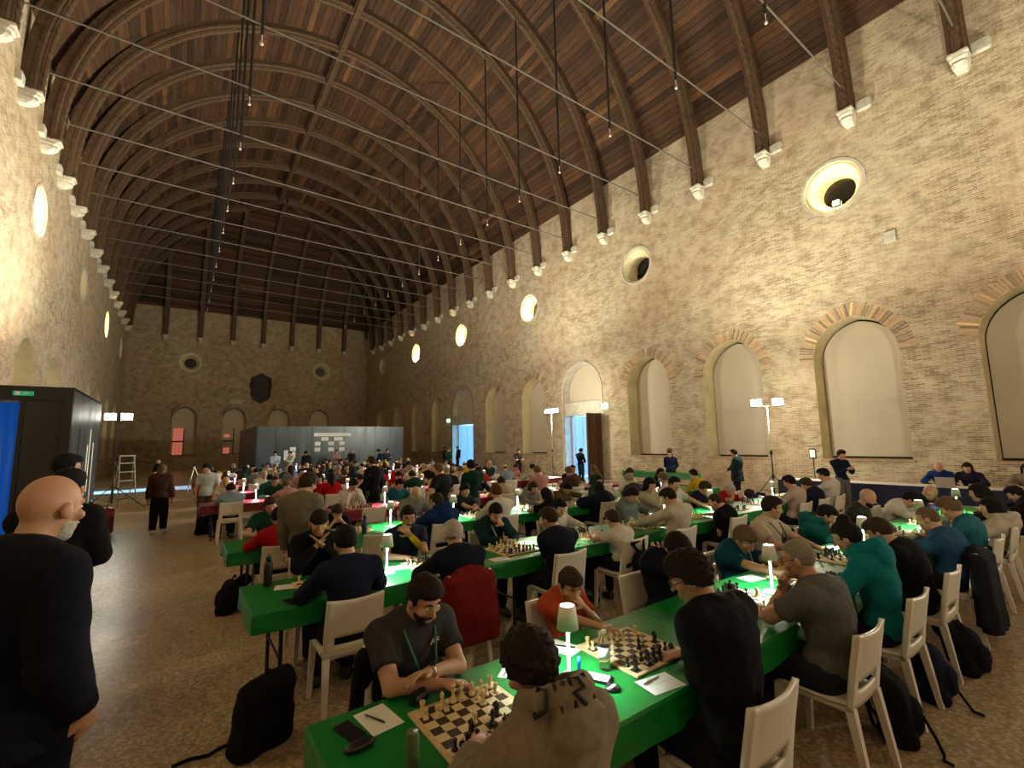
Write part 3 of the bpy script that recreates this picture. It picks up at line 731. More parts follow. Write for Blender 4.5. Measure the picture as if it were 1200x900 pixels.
HAIRC = dict(black=(0.012, 0.010, 0.010), dark=(0.022, 0.015, 0.011), brown=(0.05, 0.03, 0.018), light=(0.16, 0.10, 0.055), blond=(0.30, 0.21, 0.11), grey=(0.30, 0.28, 0.26), white=(0.55, 0.52, 0.48), bare=(0.34, 0.20, 0.14), red=(0.12, 0.045, 0.018))
SKIN = (0.50, 0.27, 0.175)
def build_person(P):
    """returns dict part name -> list of mesh data; local frame: x right, y forward, z up, origin on the floor under the hips"""
    s = P.get('s', 1.0); lod = P['lod']; g = P.get('girth', 1.0); fem = P.get('fem', False)
    h = {1: 0.0088, 2: 0.015, 3: 0.026}[lod]; hc = {1: 0.011, 2: 0.018, 3: 0.028}[lod]
    stand = P.get('stand', False)
    hipz = (0.92*s if stand else 0.545)
    head = V(*P['head']); hy = math.radians(P.get('hyaw', 0)); hp = math.radians(P.get('pitch', 20)); hr_ = math.radians(P.get('tilt', 0))
    hf = rotz(hy) @ V(0, math.cos(hp), -math.sin(hp)); hu = rotz(hy) @ V(0, math.sin(hp), math.cos(hp)); hr = np.cross(hf, hu)
    if hr_: c_, s_ = math.cos(hr_), math.sin(hr_); hu, hr = hu*c_+hr*s_, hr*c_-hu*s_
    HR = np.stack([hr, hf, hu], 1)
    tw = math.radians(P.get('twist', 0)); tr = rotz(tw) @ V(1, 0, 0); tfwd = rotz(tw) @ V(0, 1, 0)
    hs = s*0.5+0.5 if s < 1 else s
    neckb = head-hu*0.130*hs-hf*0.045*hs
    neckb = V(neckb[0], neckb[1]-0.02, neckb[2]-0.020*s)
    pel = V(0, 0, hipz); spine = neckb-pel; sl = np.linalg.norm(spine); su = unit(spine)
    back = unit(np.cross(tr, su)); back = back if back[1] < 0 else -back
    lean = spine[1]
    mid = pel+spine*0.5+back*(0.03+0.10*max(0, lean))
    chest = pel+spine*0.74+back*(0.015+0.06*max(0, lean))
    up2 = unit(neckb-mid); tf2 = unit(np.cross(up2, tr)); CR = np.stack([tr, tf2, up2], 1)
    up1 = unit(chest-pel); tf1 = unit(np.cross(up1, tr)); AR = np.stack([tr, tf1, up1], 1)
    shw = (0.158 if fem else 0.178)*s*(0.5+0.5*g)
    shc = neckb-up2*0.045*s
    SH = {1: shc+tr*shw-up2*0.025*s, -1: shc-tr*shw-up2*0.025*s}
    # arms
    lu, lf = 0.285*s, 0.245*s; arms = {}
    for sd in (1, -1):
        A = P['arms'][0 if sd == 1 else 1]      # (hand target, pole, palm normal, curl)
        T = V(*A[0]); 
        if A[0] and len(A) > 4 and A[4] == 'head': T = head+hr*T[0]+hf*T[1]+hu*T[2]
        pole = V(*A[1]); E = ik(SH[sd], T, lu, lf, pole)
        if not stand and E[1] > P.get('ey', 0.3)-0.03 and E[2] < 0.80: E = V(E[0], E[1], 0.80)
        fd = unit(T-E); nrm = V(*A[2]); nrm = unit(nrm-fd*(nrm@fd)); hd = unit(fd+0.0*nrm)
        if len(A) > 5: hd = unit(V(*A[5])); nrm = unit(nrm-hd*(nrm@hd))
        side = np.cross(hd, nrm)*(1 if sd == 1 else -1)*-1
        arms[sd] = (SH[sd], E, T, hd, nrm, side, A[3])
    # legs
    legs = {}
    for sd in (1, -1):
        hipj = pel+V(sd*0.088*s*g, 0.0, -0.03)
        if stand:
            sp = P.get('stride', 0)*sd; kn = V(sd*0.095*s, 0.03+sp*0.5, 0.49*s); an = V(sd*0.10*s, -0.02+sp, 0.085*s); fd = V(0.12*sd, 1, 0)
        else:
            sp = P.get('legs', 0.0); kn = V(sd*(0.12+0.05*P.get('spread', 0.3)), 0.41*s, 0.515); an = V(sd*0.125, 0.36*s+0.02+sp*(1 if sd == 1 else -0.6), 0.085); fd = V(0.15*sd, 1, 0)
        legs[sd] = (hipj, kn, an, unit(fd))
    out = {}
    # ---- body (skin)
    B = Field(); kk = 0.035
    B.ell(pel+V(0, -0.01, 0), (0.150*s*g, 0.112*s*g, 0.115*s), None, kk)
    B.ell(mid, (0.128*s*g, 0.098*s*g, 0.19*s*max(1, sl/0.5)), AR, 0.05)
    B.ell(chest, (0.150*s*g, 0.108*s*g, 0.17*s), CR, 0.05)
    B.cone(SH[1], SH[-1], 0.058*s, 0.058*s, 0.05)
    B.cone(neckb-up2*0.05*s, head-hu*0.06*hs-hf*0.02*hs, 0.060*s, 0.052*hs, 0.03)
    for sd in (1, -1):
        S_, E, T, hd, n_, side, curl = arms[sd]
        B.cone(S_, E, 0.052*s*g, 0.040*s*g, 0.03); B.cone(E, T, 0.040*s*g, 0.026*s, 0.012)
        add_hand(B, T, hd, n_, side, s*0.98, curl, lod == 1 or (lod == 2 and P.get('fing')))
        hj, kn, an, fd = legs[sd]
        B.cone(hj, kn, 0.085*s*g, 0.056*s, 0.03); B.cone(kn, an, 0.056*s, 0.036*s, 0.02); B.cone(an+V(0, 0, -0.035), an+fd*0.15*s+V(0, 0, -0.05), 0.035*s, 0.03*s, 0.02)
    a = hs
    B.ell(head+hu*0.020*a-hf*0.008*a, (0.074*a, 0.094*a, 0.096*a), HR, 0.02)
    B.ell(head-hu*0.045*a+hf*0.026*a, (0.057*a, 0.066*a, 0.075*a), HR, 0.03)
    B.ell(head-hu*0.098*a+hf*0.066*a, (0.026*a, 0.022*a, 0.020*a), HR, 0.025)
    if lod < 3:
        B.cone(head+hf*0.090*a+hu*0.012*a, head+hf*0.112*a-hu*0.028*a, 0.008*a, 0.0135*a, 0.010)
        for sd in (1, -1):
            B.cone(head+hf*0.080*a+hu*0.028*a+hr*sd*0.012*a, head+hf*0.070*a+hu*0.026*a+hr*sd*0.046*a, 0.012*a, 0.010*a, 0.012)
            B.ell(head+hr*sd*0.055*a+hf*0.066*a-hu*0.025*a, (0.018*a, 0.016*a, 0.018*a), HR, 0.02)
            B.ell(head+hr*sd*0.082*a-hf*0.004*a-hu*0.014*a, (0.012*a, 0.022*a, 0.031*a), HR, 0.006)
        B.cone(head+hf*0.090*a-hu*0.066*a-hr*0.018*a, head+hf*0.090*a-hu*0.066*a+hr*0.018*a, 0.009*a, 0.009*a, 0.008)
        B.cone(head+hf*0.086*a-hu*0.080*a-hr*0.014*a, head+hf*0.086*a-hu*0.080*a+hr*0.014*a, 0.009*a, 0.009*a, 0.006)
    out['person'] = np_mesh('person', *B.mesh(h), M_SKIN)
    # ---- upper garment
    t = P.get('thick', 0.013); C = Field()
    C.ell(pel+V(0, -0.01, 0.02), (0.150*s*g+t, 0.116*s*g+t, 0.115*s+t), None, kk)
    C.ell(mid, (0.136*s*g+t, 0.106*s*g+t, 0.19*s*max(1, sl/0.5)+t), AR, 0.06)
    C.ell(chest, (0.153*s*g+t, 0.112*s*g+t, 0.17*s+t), CR, 0.06)
    C.cone(SH[1], SH[-1], 0.060*s+t, 0.060*s+t, 0.09)
    C.ell(shc-up2*0.075*s, (0.150*s*g+t, 0.095*s+t, 0.11*s), CR, 0.07)
    C.cone(neckb-up2*0.08*s, neckb+up2*0.012*s, 0.075*s+t, 0.060*s+t*0.5, 0.03, True)
    sleeve = P.get('sleeve', 'long')
    for sd in (1, -1):
        S_, E, T = arms[sd][:3]
        if sleeve == 'short': C.cone(S_, S_+(E-S_)*0.66, 0.056*s*g+t, 0.054*s*g+t, 0.03, True)
        elif sleeve == 'none': C.cone(S_, S_+(E-S_)*0.1, 0.056*s*g+t, 0.05*s*g+t, 0.03, True)
        else:
            C.cone(S_, E, 0.056*s*g+t, 0.047*s*g+t, 0.03); C.cone(E, E+(T-E)*0.93, 0.047*s*g+t, 0.032*s+t, 0.02, True)
    if P.get('hood'):
        nb = neckb+up2*0.02
        for i in range(7):
            q0 = math.radians(-160+320*i/7); q1 = math.radians(-160+320*(i+1)/7)
            f = lambda q: nb+tr*math.sin(q)*0.108*s-tf2*math.cos(q)*0.105*s+up2*(0.030+0.035*math.cos(q))*s
            C.cone(f(q0), f(q1), 0.046*s, 0.046*s, 0.010)
        C.ell(nb-tf2*0.118*s-up2*0.035*s, (0.122*s, 0.052*s, 0.095*s), CR, 0.012)
    if P.get('jacket'):      # collar and skirt of a jacket
        for sd in (1, -1):
            C.cone(neckb+tr*sd*0.055*s-tf2*0.055*s+up2*0.025*s, neckb+tr*sd*0.05*s+tf2*0.085*s-up2*0.05*s, 0.018*s, 0.016*s, 0.012)
        C.cone(neckb+tr*0.055*s-tf2*0.055*s+up2*0.025*s, neckb-tr*0.055*s-tf2*0.055*s+up2*0.025*s, 0.018*s, 0.018*s, 0.012)
    if stand and P.get('coat'): C.cone(pel, pel-V(0, 0.01, P['coat']), 0.155*s*g, 0.175*s*g, 0.05, True)
    if lod < 3: C.noise(0.005, 34)
    C.cut(pel-up1*0.10*s*(1 if stand else 1.15) if not (stand and P.get('coat')) else pel-V(0, 0, P['coat']), -up1 if not stand else V(0, 0, -1))
    out['shirt'] = np_mesh(P.get('top', 'shirt'), *C.mesh(hc), M_CLOTH)
    # ---- trousers
    T_ = Field(); t2 = 0.012; wide = P.get('wide', 1.0)
    T_.ell(pel+V(0, -0.01, -0.005), (0.150*s*g+t2, 0.114*s*g+t2, 0.115*s+t2), None, kk)
    short = P.get('shorts', False)
    for sd in (1, -1):
        hj, kn, an, fd = legs[sd]
        if short: T_.cone(hj, hj+(kn-hj)*0.85, 0.088*s*g+t2, 0.072*s+t2, 0.03, True)
        else: T_.cone(hj, kn, 0.086*s*g+t2, 0.060*s*wide+t2, 0.03); T_.cone(kn, an+(kn-an)*0.04, 0.060*s*wide+t2, 0.046*s*wide+t2, 0.02, True)
    if lod < 3: T_.noise(0.004, 30)
    T_.cut(pel+V(0, 0, 0.085*s), V(0, 0, 1))
    out['trousers'] = np_mesh('trousers', *T_.mesh(hc), M_CLOTH)
    # ---- shoes
    for nm, sd in (('shoe_a', 1), ('shoe_b', -1)):
        hj, kn, an, fd = legs[sd]; S1 = Field(); z0 = an[2]
        p = V(an[0], an[1], z0)
        S1.cone(p+V(0, -0.02, -0.045), p+fd*0.10*s+V(0, 0, -0.05), 0.043*s, 0.044*s, 0.03); S1.cone(p+fd*0.10*s+V(0, 0, -0.05), p+fd*0.175*s+V(0, 0, -0.055), 0.043*s, 0.036*s, 0.02)
        S1.cone(p+V(0, 0, -0.03), p+V(0, 0, 0.02), 0.046*s, 0.044*s, 0.03, True); S1.cut(V(0, 0, z0-0.083), V(0, 0, -1))
        out[nm] = np_mesh('shoe', *S1.mesh(0.014 if lod < 3 else 0.03), M_SHOE)
    # ---- hair / headgear
    st = P.get('hair', 'short')
    if st != 'none':
        Hh = Field(); th = {'short': 0.014, 'buzz': 0.004, 'curly': 0.026, 'full': 0.020, 'long': 0.016, 'bun': 0.014, 'bald': 0.004, 'beanie': 0.014, 'ring': 0.003}.get(st, 0.012)*a
        c0 = head+hu*0.022*a-hf*0.010*a
        Hh.ell(c0, (0.076*a+th, 0.096*a+th, 0.097*a+th), HR, 0.0)
        if st in ('short', 'full', 'curly'): Hh.ell(head+hu*0.088*a+hf*0.040*a, (0.060*a, 0.056*a, 0.026*a+th*0.8), HR, 0.03)
        if st == 'long':
            Hh.cone(head-hf*0.055*a+hu*0.01*a, neckb-tf2*0.085*s-up2*0.10*s, 0.075*a, 0.06*s, 0.04)
            for sd in (1, -1): Hh.cone(head+hr*sd*0.055*a-hf*0.02*a, neckb+tr*sd*0.075*s-tf2*0.03*s-up2*0.02*s, 0.035*a, 0.028*s, 0.04)
        if st == 'bun': Hh.ell(head+hu*0.125*a-hf*0.055*a, (0.05*a, 0.05*a, 0.045*a), HR, 0.02)
        if st == 'curly': Hh.noise(0.010*a, 95)
        elif st in ('short', 'full', 'long', 'bun') and lod < 3: Hh.noise(0.004*a, 80)
        if st == 'beanie':
            Hh.cut(head+hu*0.030*a, -hu)
        elif st in ('bald', 'ring'):
            Hh.cut(head+hu*(0.022 if st == 'ring' else 0.01)*a-hf*0.03*a, hu*0.8-hf*0.15); Hh.cut(head-hf*0.012*a, hf); Hh.cut(head-hu*0.055*a, -hu)
        else:
            fl = {'short': 0.062, 'buzz': 0.068, 'full': 0.046, 'curly': 0.044, 'long': 0.058, 'bun': 0.066}.get(st, 0.06)
            Hh.corner(head+hf*(0.030 if st != 'long' else 0.036)*a, unit(hf+hu*0.12), head+hf*0.075*a+hu*fl*a, unit(-hu+hf*0.35))
            if st != 'long': Hh.cut(head+hf*0.03*a-hu*(0.004 if st != 'buzz' else -0.005)*a, unit(hf*0.55-hu*0.83))
            if lod < 3 and st != 'buzz': Hh.noise(0.003*a, 150)
        out['hair'] = np_mesh('hair' if st != 'beanie' else 'beanie', *Hh.mesh({1: 0.007, 2: 0.012, 3: 0.022}[lod]), M_HAIR if st != 'beanie' else M_CLOTH)
    if P.get('beard') and lod < 3:
        Q = Field(); Q.ell(head-hu*0.047*a+hf*0.026*a, (0.0605*a, 0.0695*a, 0.0785*a), HR, 0.0); Q.ell(head-hu*0.099*a+hf*0.066*a, (0.030*a, 0.0255*a, 0.0235*a), HR, 0.025); Q.cone(head+hf*0.093*a-hu*0.053*a-hr*0.02*a, head+hf*0.093*a-hu*0.053*a+hr*0.02*a, 0.008*a, 0.008*a, 0.006)
        Q.corner(head-hu*0.046*a, hu, head+hf*0.02*a, hf); Q.cut(head+hf*0.012*a, -hf); Q.cut(head+hu*0.0*a, hu)
        Q.corner(head-hu*0.058*a, hu, head-hr*0.0+hf*0.012*a, -hf) if False else None
        out['beard'] = np_mesh('beard', *Q.mesh(0.007 if lod == 1 else 0.011), M_HAIR)
    P['_fr'] = dict(head=head, hr=hr, hf=hf, hu=hu, a=a, neckb=neckb, tr=tr, tf=tf2, up=up2, chest=chest, arms=arms, pel=pel, s=s)
    return out
M_EYE = [flat('eye_white', (0.75, 0.72, 0.68), 0.3), flat('eye_iris', (0.02, 0.012, 0.008), 0.2)]
def face_extras(o, P):
    f = P['_fr']; a = f['a']; hd, hr, hf, hu = (Vector(f[k]) for k in ('head', 'hr', 'hf', 'hu'))
    for sd in (1, -1):
        c = hd+hf*0.074*a+hr*sd*0.031*a+hu*0.006*a; m = MB(); n = 8; vs = []; fs = []
        r = 0.0125*a; vs.append(c+hf*r)
        for i in range(1, 5):
            t_ = i*0.42
            for k in range(n): q = 2*PI*k/n; vs.append(c+hf*r*math.cos(t_)+(hr*math.cos(q)+hu*math.sin(q)*0.55)*r*math.sin(t_))
        fs += [(0, 1+k, 1+(k+1) % n) for k in range(n)]
        for i in range(3): fs += [(1+i*n+k, 1+(i+1)*n+k, 1+(i+1)*n+(k+1) % n, 1+i*n+(k+1) % n) for k in range(n)]
        m.add(vs, fs); m.mi = [1]*n+[1]*0+[0]*(3*n); m.build('eye', M_EYE, o, True)
        b0 = hd+hf*0.089*a+hr*sd*0.014*a+hu*0.031*a; b1 = hd+hf*0.086*a+hr*sd*0.034*a+hu*0.037*a; b2 = hd+hf*0.072*a+hr*sd*0.052*a+hu*0.029*a
        MB().tube([b0, b1, b2], [0.0045*a, 0.005*a, 0.003*a], 6).build('eyebrow', M_HAIR, o, True, color=P.get('hairc', HAIRC['dark']))
    if P.get('glasses'):
        m = MB()
        for sd in (1, -1):
            c = hd+hf*0.106*a+hr*sd*0.034*a+hu*0.004*a
            m.tube([c+(hr*math.cos(q)*0.026+hu*math.sin(q)*0.02)*a for q in [2*PI*k/12 for k in range(13)]], 0.0022*a, 5)
            m.tube([c+hr*sd*0.026*a, hd+hr*sd*0.079*a+hf*0.06*a+hu*0.006*a, hd+hr*sd*0.082*a-hf*0.02*a+hu*0.008*a], 0.002*a, 5)
        m.tube([hd+hf*0.107*a-hr*0.008*a+hu*0.008*a, hd+hf*0.107*a+hr*0.008*a+hu*0.008*a], 0.002*a, 5); m.build('glasses', M_BLACKPLASTIC, o, True)
def lanyard(o, P, col, card=True):
    f = P['_fr']; N, tr, tf, up, s = Vector(f['neckb']), Vector(f['tr']), Vector(f['tf']), Vector(f['up']), f['s']; g = P.get('girth', 1)
    end = N-up*0.33*s+tf*0.195*s*g
    m = MB()
    for sd in (1, -1):
        m.tube([N-tf*0.06*s+up*0.03*s, N+tr*sd*0.085*s+tf*0.02*s+up*0.022*s, N+tr*sd*0.085*s+tf*0.125*s-up*0.05*s, N+tr*sd*0.055*s+tf*0.185*s*g-up*0.17*s, end], 0.007*s, 5)
    m.build('lanyard', M_PAINT, o, color=col)
    if card: 
        c = end-up*0.05+tf*0.012; m = MB(); q = [c+tr*x*0.03+up*z*0.042+tf*d for d in (0, 0.004) for z in (-1, 1) for x in (-1, 1)]
        m.add(q, BOXF); m.build('badge', M_PAPER, o)
def emit_person(P, meshes, first=True):
    """place a person (its body, clothing, hair) in the hall"""
    o = link('person', meshes['person'], None, color=P.get('skin', SKIN)); o.location = (P['x'], P['y'], 0); o.rotation_euler = (0, 0, math.radians(P['rz']))
    tag(o, P['label'], 'person', P.get('group'))
    link(P.get('top', 'shirt'), meshes['shirt'], o, color=P['shirt']); link('trousers', meshes['trousers'], o, color=P.get('pants', (0.012, 0.013, 0.02)))
    link('shoe', meshes['shoe_a'], o, color=P.get('shoes', (0.02, 0.02, 0.022))); link('shoe', meshes['shoe_b'], o, color=P.get('shoes', (0.02, 0.02, 0.022)))
    if 'hair' in meshes: link('hair' if P.get('hair') != 'beanie' else 'beanie', meshes['hair'], o, color=P.get('hairc', HAIRC['dark']))
    if 'beard' in meshes: link('beard', meshes['beard'], o, color=P.get('beardc', P.get('hairc', HAIRC['dark'])))
    return o
# ---- arm presets: (target, elbow pole, palm normal, curl[, 'head'])   right then left
def arm(pose, ey, s=1.0, hz=0.80):
    D = (0.5, -0.25, -1); Dl = (-0.5, -0.25, -1)
    tr_ = lambda x, y: (x, ey+y, hz)
    R = {'rest': (tr_(0.14, 0.16), (1, -0.2, -0.5), (0, 0, -1), 0.3), 'far': (tr_(0.10, 0.34), (1, -0.1, -0.4), (0, 0, -1), 0.4), 'mid': (tr_(0.02, 0.13), (1, -0.2, -0.5), (0, 0, -1), 0.3),
         'chin': ((0.03, 0.055, -0.20), D, (-0.2, -0.6, 0.5), 0.9, 'head'), 'cheek': ((0.085, 0.06, -0.16), (0.8, 0.3, -1), (-1, 0, 0.2), 0.3, 'head'), 'brow': ((0.06, 0.13, -0.08), (0.7, 0.4, -1), (-0.5, -1, 0), 0.5, 'head'),
         'ear': ((0.105, 0.0, -0.10), (1, 0.2, -1), (-1, 0, 0), 0.4, 'head'), 'pray': ((0.028, 0.15, -0.17), (0.9, 0.2, -1), (-1, 0, 0), 0.05, 'head'), 'mouth': ((0.0, 0.14, -0.15), (0.9, 0.2, -1), (-0.4, -1, 0), 0.7, 'head'),
         'fold': (tr_(-0.13, 0.10), (1, 0.15, -0.2), (0, 0, -1), 0.4), 'lap': ((0.10, 0.26, 0.64), (1, -0.5, 0), (0, 0, -1), 0.4)}
    if isinstance(pose, str): pose = (pose, pose)
    a = R[pose[0]]; b = R[pose[1]]
    mir = lambda q: ((-q[0][0], q[0][1], q[0][2]), (-q[1][0],)+tuple(q[1][1:]), (-q[2][0],)+tuple(q[2][1:]))+tuple(q[3:])
    return [a, mir(b)]
def arm_stand(pose, s=1.0):
    R = {'down': ((0.24*s, 0.05, 0.80*s), (0.3, -1, 0), (-1, 0, 0), 0.5), 'cross': ((-0.10*s, 0.20*s, 1.12*s), (1, 0.0, -0.6), (0, -1, 0), 0.3), 'front': ((0.05*s, 0.26*s, 1.02*s), (0.8, -0.5, -0.6), (-1, 0, 0.3), 0.8), 'phone': ((0.07*s, 0.30*s, 1.20*s), (0.6, -0.4, -1), (-0.6, -0.6, 0.4), 0.9), 'back': ((0.08*s, -0.18*s, 0.90*s), (1, -0.3, 0), (0, -1, 0), 0.6), 'pocket': ((0.20*s, 0.08, 0.86*s), (0.8, -1, 0), (-1, 0, 0), 0.9), 'hip': ((0.19*s, 0.10, 0.98*s), (1, -0.6, 0), (-1, 0, 0), 0.5), 'chin': ((0.02, 0.13, -0.18), (0.8, 0.2, -1), (-0.4, -1, 0), 0.8, 'head')}
    if isinstance(pose, str): pose = (pose, pose)
    mir = lambda q: ((-q[0][0], q[0][1], q[0][2]), (-q[1][0],)+tuple(q[1][1:]), (-q[2][0],)+tuple(q[2][1:]))+tuple(q[3:])
    return [R[pose[0]], mir(R[pose[1]])]
# ================================================================== FURNITURE AND THINGS
K = 0.926
# rows: near edge, far edge of the table tops (tables run across the hall)
ROWS = [(1.53, 2.36), (4.09, 4.93), (6.53, 7.36), (8.98, 9.81), (11.9, 12.73), (14.4, 15.23), (16.9, 17.73), (19.4, 20.23), (21.9, 22.73), (24.4, 25.23)]
COLS = [5.56, 6.67, 7.83, 8.85, 9.87, 10.88, 11.9, 12.92, 13.94, 14.96]
ORD = ['first', 'second', 'third', 'fourth', 'fifth', 'sixth', 'seventh', 'eighth', 'ninth', 'tenth']
# ---- chair
def chair_proto():
    r = empty('plastic_chair', (0, 0, 0)); tag(r, 'white moulded plastic chair', 'chair')
    # seat: shallow dished slab
    vs = []; fs = []; nx, ny = 8, 8
    for lay in (0, 1):
        for j in range(ny+1):
            for i in range(nx+1):
                u, v = i/nx*2-1, j/ny*2-1; w = 0.215-0.012*(v < -0.5)
                z = 0.455-0.018*(1-u*u)*(1-v*v*0.6)-(0.02*(v-0.8)/0.2 if v > 0.8 else 0)-0.022*lay
                vs.append((u*w, v*0.205, z))
    n1 = (nx+1)*(ny+1); id_ = lambda l, i, j: l*n1+j*(nx+1)+i
    for j in range(ny):
        for i in range(nx): fs += [(id_(0, i, j), id_(0, i+1, j), id_(0, i+1, j+1), id_(0, i, j+1)), (id_(1, i, j), id_(1, i, j+1), id_(1, i+1, j+1), id_(1, i+1, j))]
    for i in range(nx): fs += [(id_(0, i, 0), id_(1, i, 0), id_(1, i+1, 0), id_(0, i+1, 0)), (id_(0, i+1, ny), id_(1, i+1, ny), id_(1, i, ny), id_(0, i, ny))]
    for j in range(ny): fs += [(id_(0, 0, j+1), id_(1, 0, j+1), id_(1, 0, j), id_(0, 0, j)), (id_(0, nx, j), id_(1, nx, j), id_(1, nx, j+1), id_(0, nx, j+1))]
    link('seat', mesh('seat', vs, fs, M_WHITEPLASTIC, True), r)
    m = MB(); m.box(-0.205, 0.205, -0.195, 0.20, 0.40, 0.437, 0.008); m.build('seat_rail', M_WHITEPLASTIC, r)
    # backrest: curved panel with a slot
    vs = []; fs = []; nx, nz = 12, 14
    for lay in (0, 1):
        for j in range(nz+1):
            for i in range(nx+1):
                u = i/nx*2-1; t = j/nz; z = 0.42+0.42*t+0.012*u*u*(t > 0.9)
                y = -0.195-0.055*t-0.02*t*t+0.030*u*u*(0.5+0.5*t)-0.040*(0.5+0.5*t)*0.5-0.020*lay*(1 if abs(u) < 0.86 else 1.6)
                vs.append((u*(0.222-0.008*t), y, z))
    n1 = (nx+1)*(nz+1); id_ = lambda l, i, j: l*n1+j*(nx+1)+i
    hole = lambda i, j: 0 <= i < nx and 0 <= j < nz and 2 <= i <= nx-3 and 3 <= j <= 4
    for j in range(nz):
        for i in range(nx):
            if hole(i, j): continue
            fs += [(id_(0, i, j), id_(0, i, j+1), id_(0, i+1, j+1), id_(0, i+1, j)), (id_(1, i, j), id_(1, i+1, j), id_(1, i+1, j+1), id_(1, i, j+1))]
            for (a, b, c, d, oi, oj) in ((0, 0, 1, 0, 0, -1), (1, 0, 1, 1, 1, 0), (1, 1, 0, 1, 0, 1), (0, 1, 0, 0, -1, 0)):
                ii, jj = i+oi, j+oj
                if not (0 <= ii < nx and 0 <= jj < nz) or hole(ii, jj): fs.append((id_(0, i+a, j+b), id_(0, i+c, j+d), id_(1, i+c, j+d), id_(1, i+a, j+b)))
    link('backrest', mesh('backrest', vs, fs, M_WHITEPLASTIC, True), r)
    for sx in (1, -1):
        for sy in (1, -1):
            m = MB(); x, y = sx*0.195, sy*0.185 if sy > 0 else -0.205; x2, y2 = sx*0.215, (0.205 if sy > 0 else -0.275); top = 0.43
            q = []
            for (cx_, cy_, z, w) in ((x2, y2, 0.0, 0.016), (x, y, top, 0.024)): q += [(cx_-w, cy_-w, z), (cx_+w, cy_-w, z), (cx_-w, cy_+w, z), (cx_+w, cy_+w, z)]
            m.add(q, BOXF); m.build('leg', M_WHITEPLASTIC, r)
    return r
CHAIR = chair_proto(); CHAIR_USED = []
def chair(x, y, rz, label, group=None):
    o = CHAIR if not CHAIR_USED else copy_tree(CHAIR)
    CHAIR_USED.append(o); o.location = (x, y, 0); o.rotation_euler = (0, 0, math.radians(rz)); o['label'] = label
    if group: o['group'] = group
    elif 'group' in o: del o['group']
    return o
# ---- tables with cloths
LEG = MB().tube([(0, 0, 0), (0, 0, 0.70)], 0.016, 8).data('leg', M_BLACKMETAL)
TABLES = []
def table(x0, x1, ya, yb, mat, label, clabel, group, cgroup, hem=0.15, legs=True, z=0.75, ends=(1, 1)):
    xm, ym = (x0+x1)/2, (ya+yb)/2; L, D = x1-x0, yb-ya
    r = empty('folding_table', (xm, ym, 0)); tag(r, label, 'table', group)
    MB().box(-L/2+0.01, L/2-0.01, -D/2+0.01, D/2-0.01, z-0.05, z-0.006, 0.004).build('tabletop', flat('table_board', (0.30, 0.24, 0.17), 0.6), r)
    if legs:
        for sx in (-1, 1):
            for sy in (-1, 1): link('leg', LEG, r, loc=(sx*(L/2-0.22), sy*(D/2-0.12), 0))
            MB().tube([(sx*(L/2-0.22), -D/2+0.12, 0.32), (sx*(L/2-0.22), D/2-0.12, 0.32)], 0.011, 6).build('crossbar', M_BLACKMETAL, r)
    # cloth
    nx, ny = max(6, int(L/0.18)), 6; vs = []; fs = []
    for j in range(ny+1):
        for i in range(nx+1): vs.append((-L/2+L*i/nx, -D/2+D*j/ny, z+0.0005+0.0012*random.random()))
    for j in range(ny):
        for i in range(nx): a = j*(nx+1)+i; fs.append((a, a+1, a+nx+2, a+nx+1))
    ring = [i for i in range(nx+1)]+[j*(nx+1)+nx for j in range(1, ny+1)]+[ny*(nx+1)+i for i in range(nx-1, -1, -1)]+[j*(nx+1) for j in range(ny-1, 0, -1)]
    prev = ring
    for k, (dz, out) in enumerate(((0.012, 0.010), (hem*0.5, 0.013), (hem, 0.016))):
        cur = []
        for q, idx in enumerate(ring):
            x, y, _ = vs[idx]; wv = 0.010*math.sin(q*1.9+xm*3)*(k == 2)+0.005*math.sin(q*3.3)*(k > 0)
            ox = (out+wv)*(ends[1] if x > L/2-1e-6 else -ends[0] if x < -L/2+1e-6 else 0); oy = (out+wv)*(1 if y > D/2-1e-6 else -1 if y < -D/2+1e-6 else 0)
            cur.append(len(vs)); vs.append((x+ox, y+oy, z-dz-0.012*math.sin(q*0.37+xm)*(k == 2)))
        n = len(ring)
        for q in range(n): fs.append((prev[q], cur[q], cur[(q+1) % n], prev[(q+1) % n]))
        prev = cur
    c = link('tablecloth', mesh('tablecloth', vs, fs, mat, False), loc=(xm, ym, 0)); tag(c, clabel, 'tablecloth', cgroup)
    md = c.modifiers.new('thick', 'SOLIDIFY'); md.thickness = 0.002; md.offset = 1
    return r
for ri, (a, b) in enumerate(ROWS):
    if ri < 3: edges = [4.96, 7.22, 9.38, 11.42, 13.42, 15.5]; mat, cn = M_GREEN, 'green'
    elif ri == 3: edges = [6.85, 8.95, 11.0, 13.05, 15.1]; mat, cn = M_RED, 'red'
    elif ri < 8: edges = [4.86, 6.95, 9.0, 11.05, 13.1, 15.15]; mat, cn = M_RED, 'red'
    else: edges = [6.0, 8.1, 10.2, 12.3, 14.4]; mat, cn = M_BLUE, 'blue'
    if ri == 1: edges = [4.94, 7.22, 9.38, 11.42, 13.42, 15.5]
    for i in range(len(edges)-1):
        off = 0.012 if i % 2 else 0.0
        rn = ORD[ri] if ri < 8 else ORD[ri]
        table(edges[i]+0.004, edges[i+1]-0.004, a+off, b+off, mat, 'folding table on black legs, %s along the %s %s-covered row' % (ORD[i], rn, cn),
              '%s cover with a short hem, %s along the %s row of tables' % (cn, ORD[i], rn), 'folding tables in rows', 'covers on the table rows', 0.15 if cn == 'green' else 0.17, ends=(1 if i == 0 else 0, 1 if i == len(edges)-2 else 0))

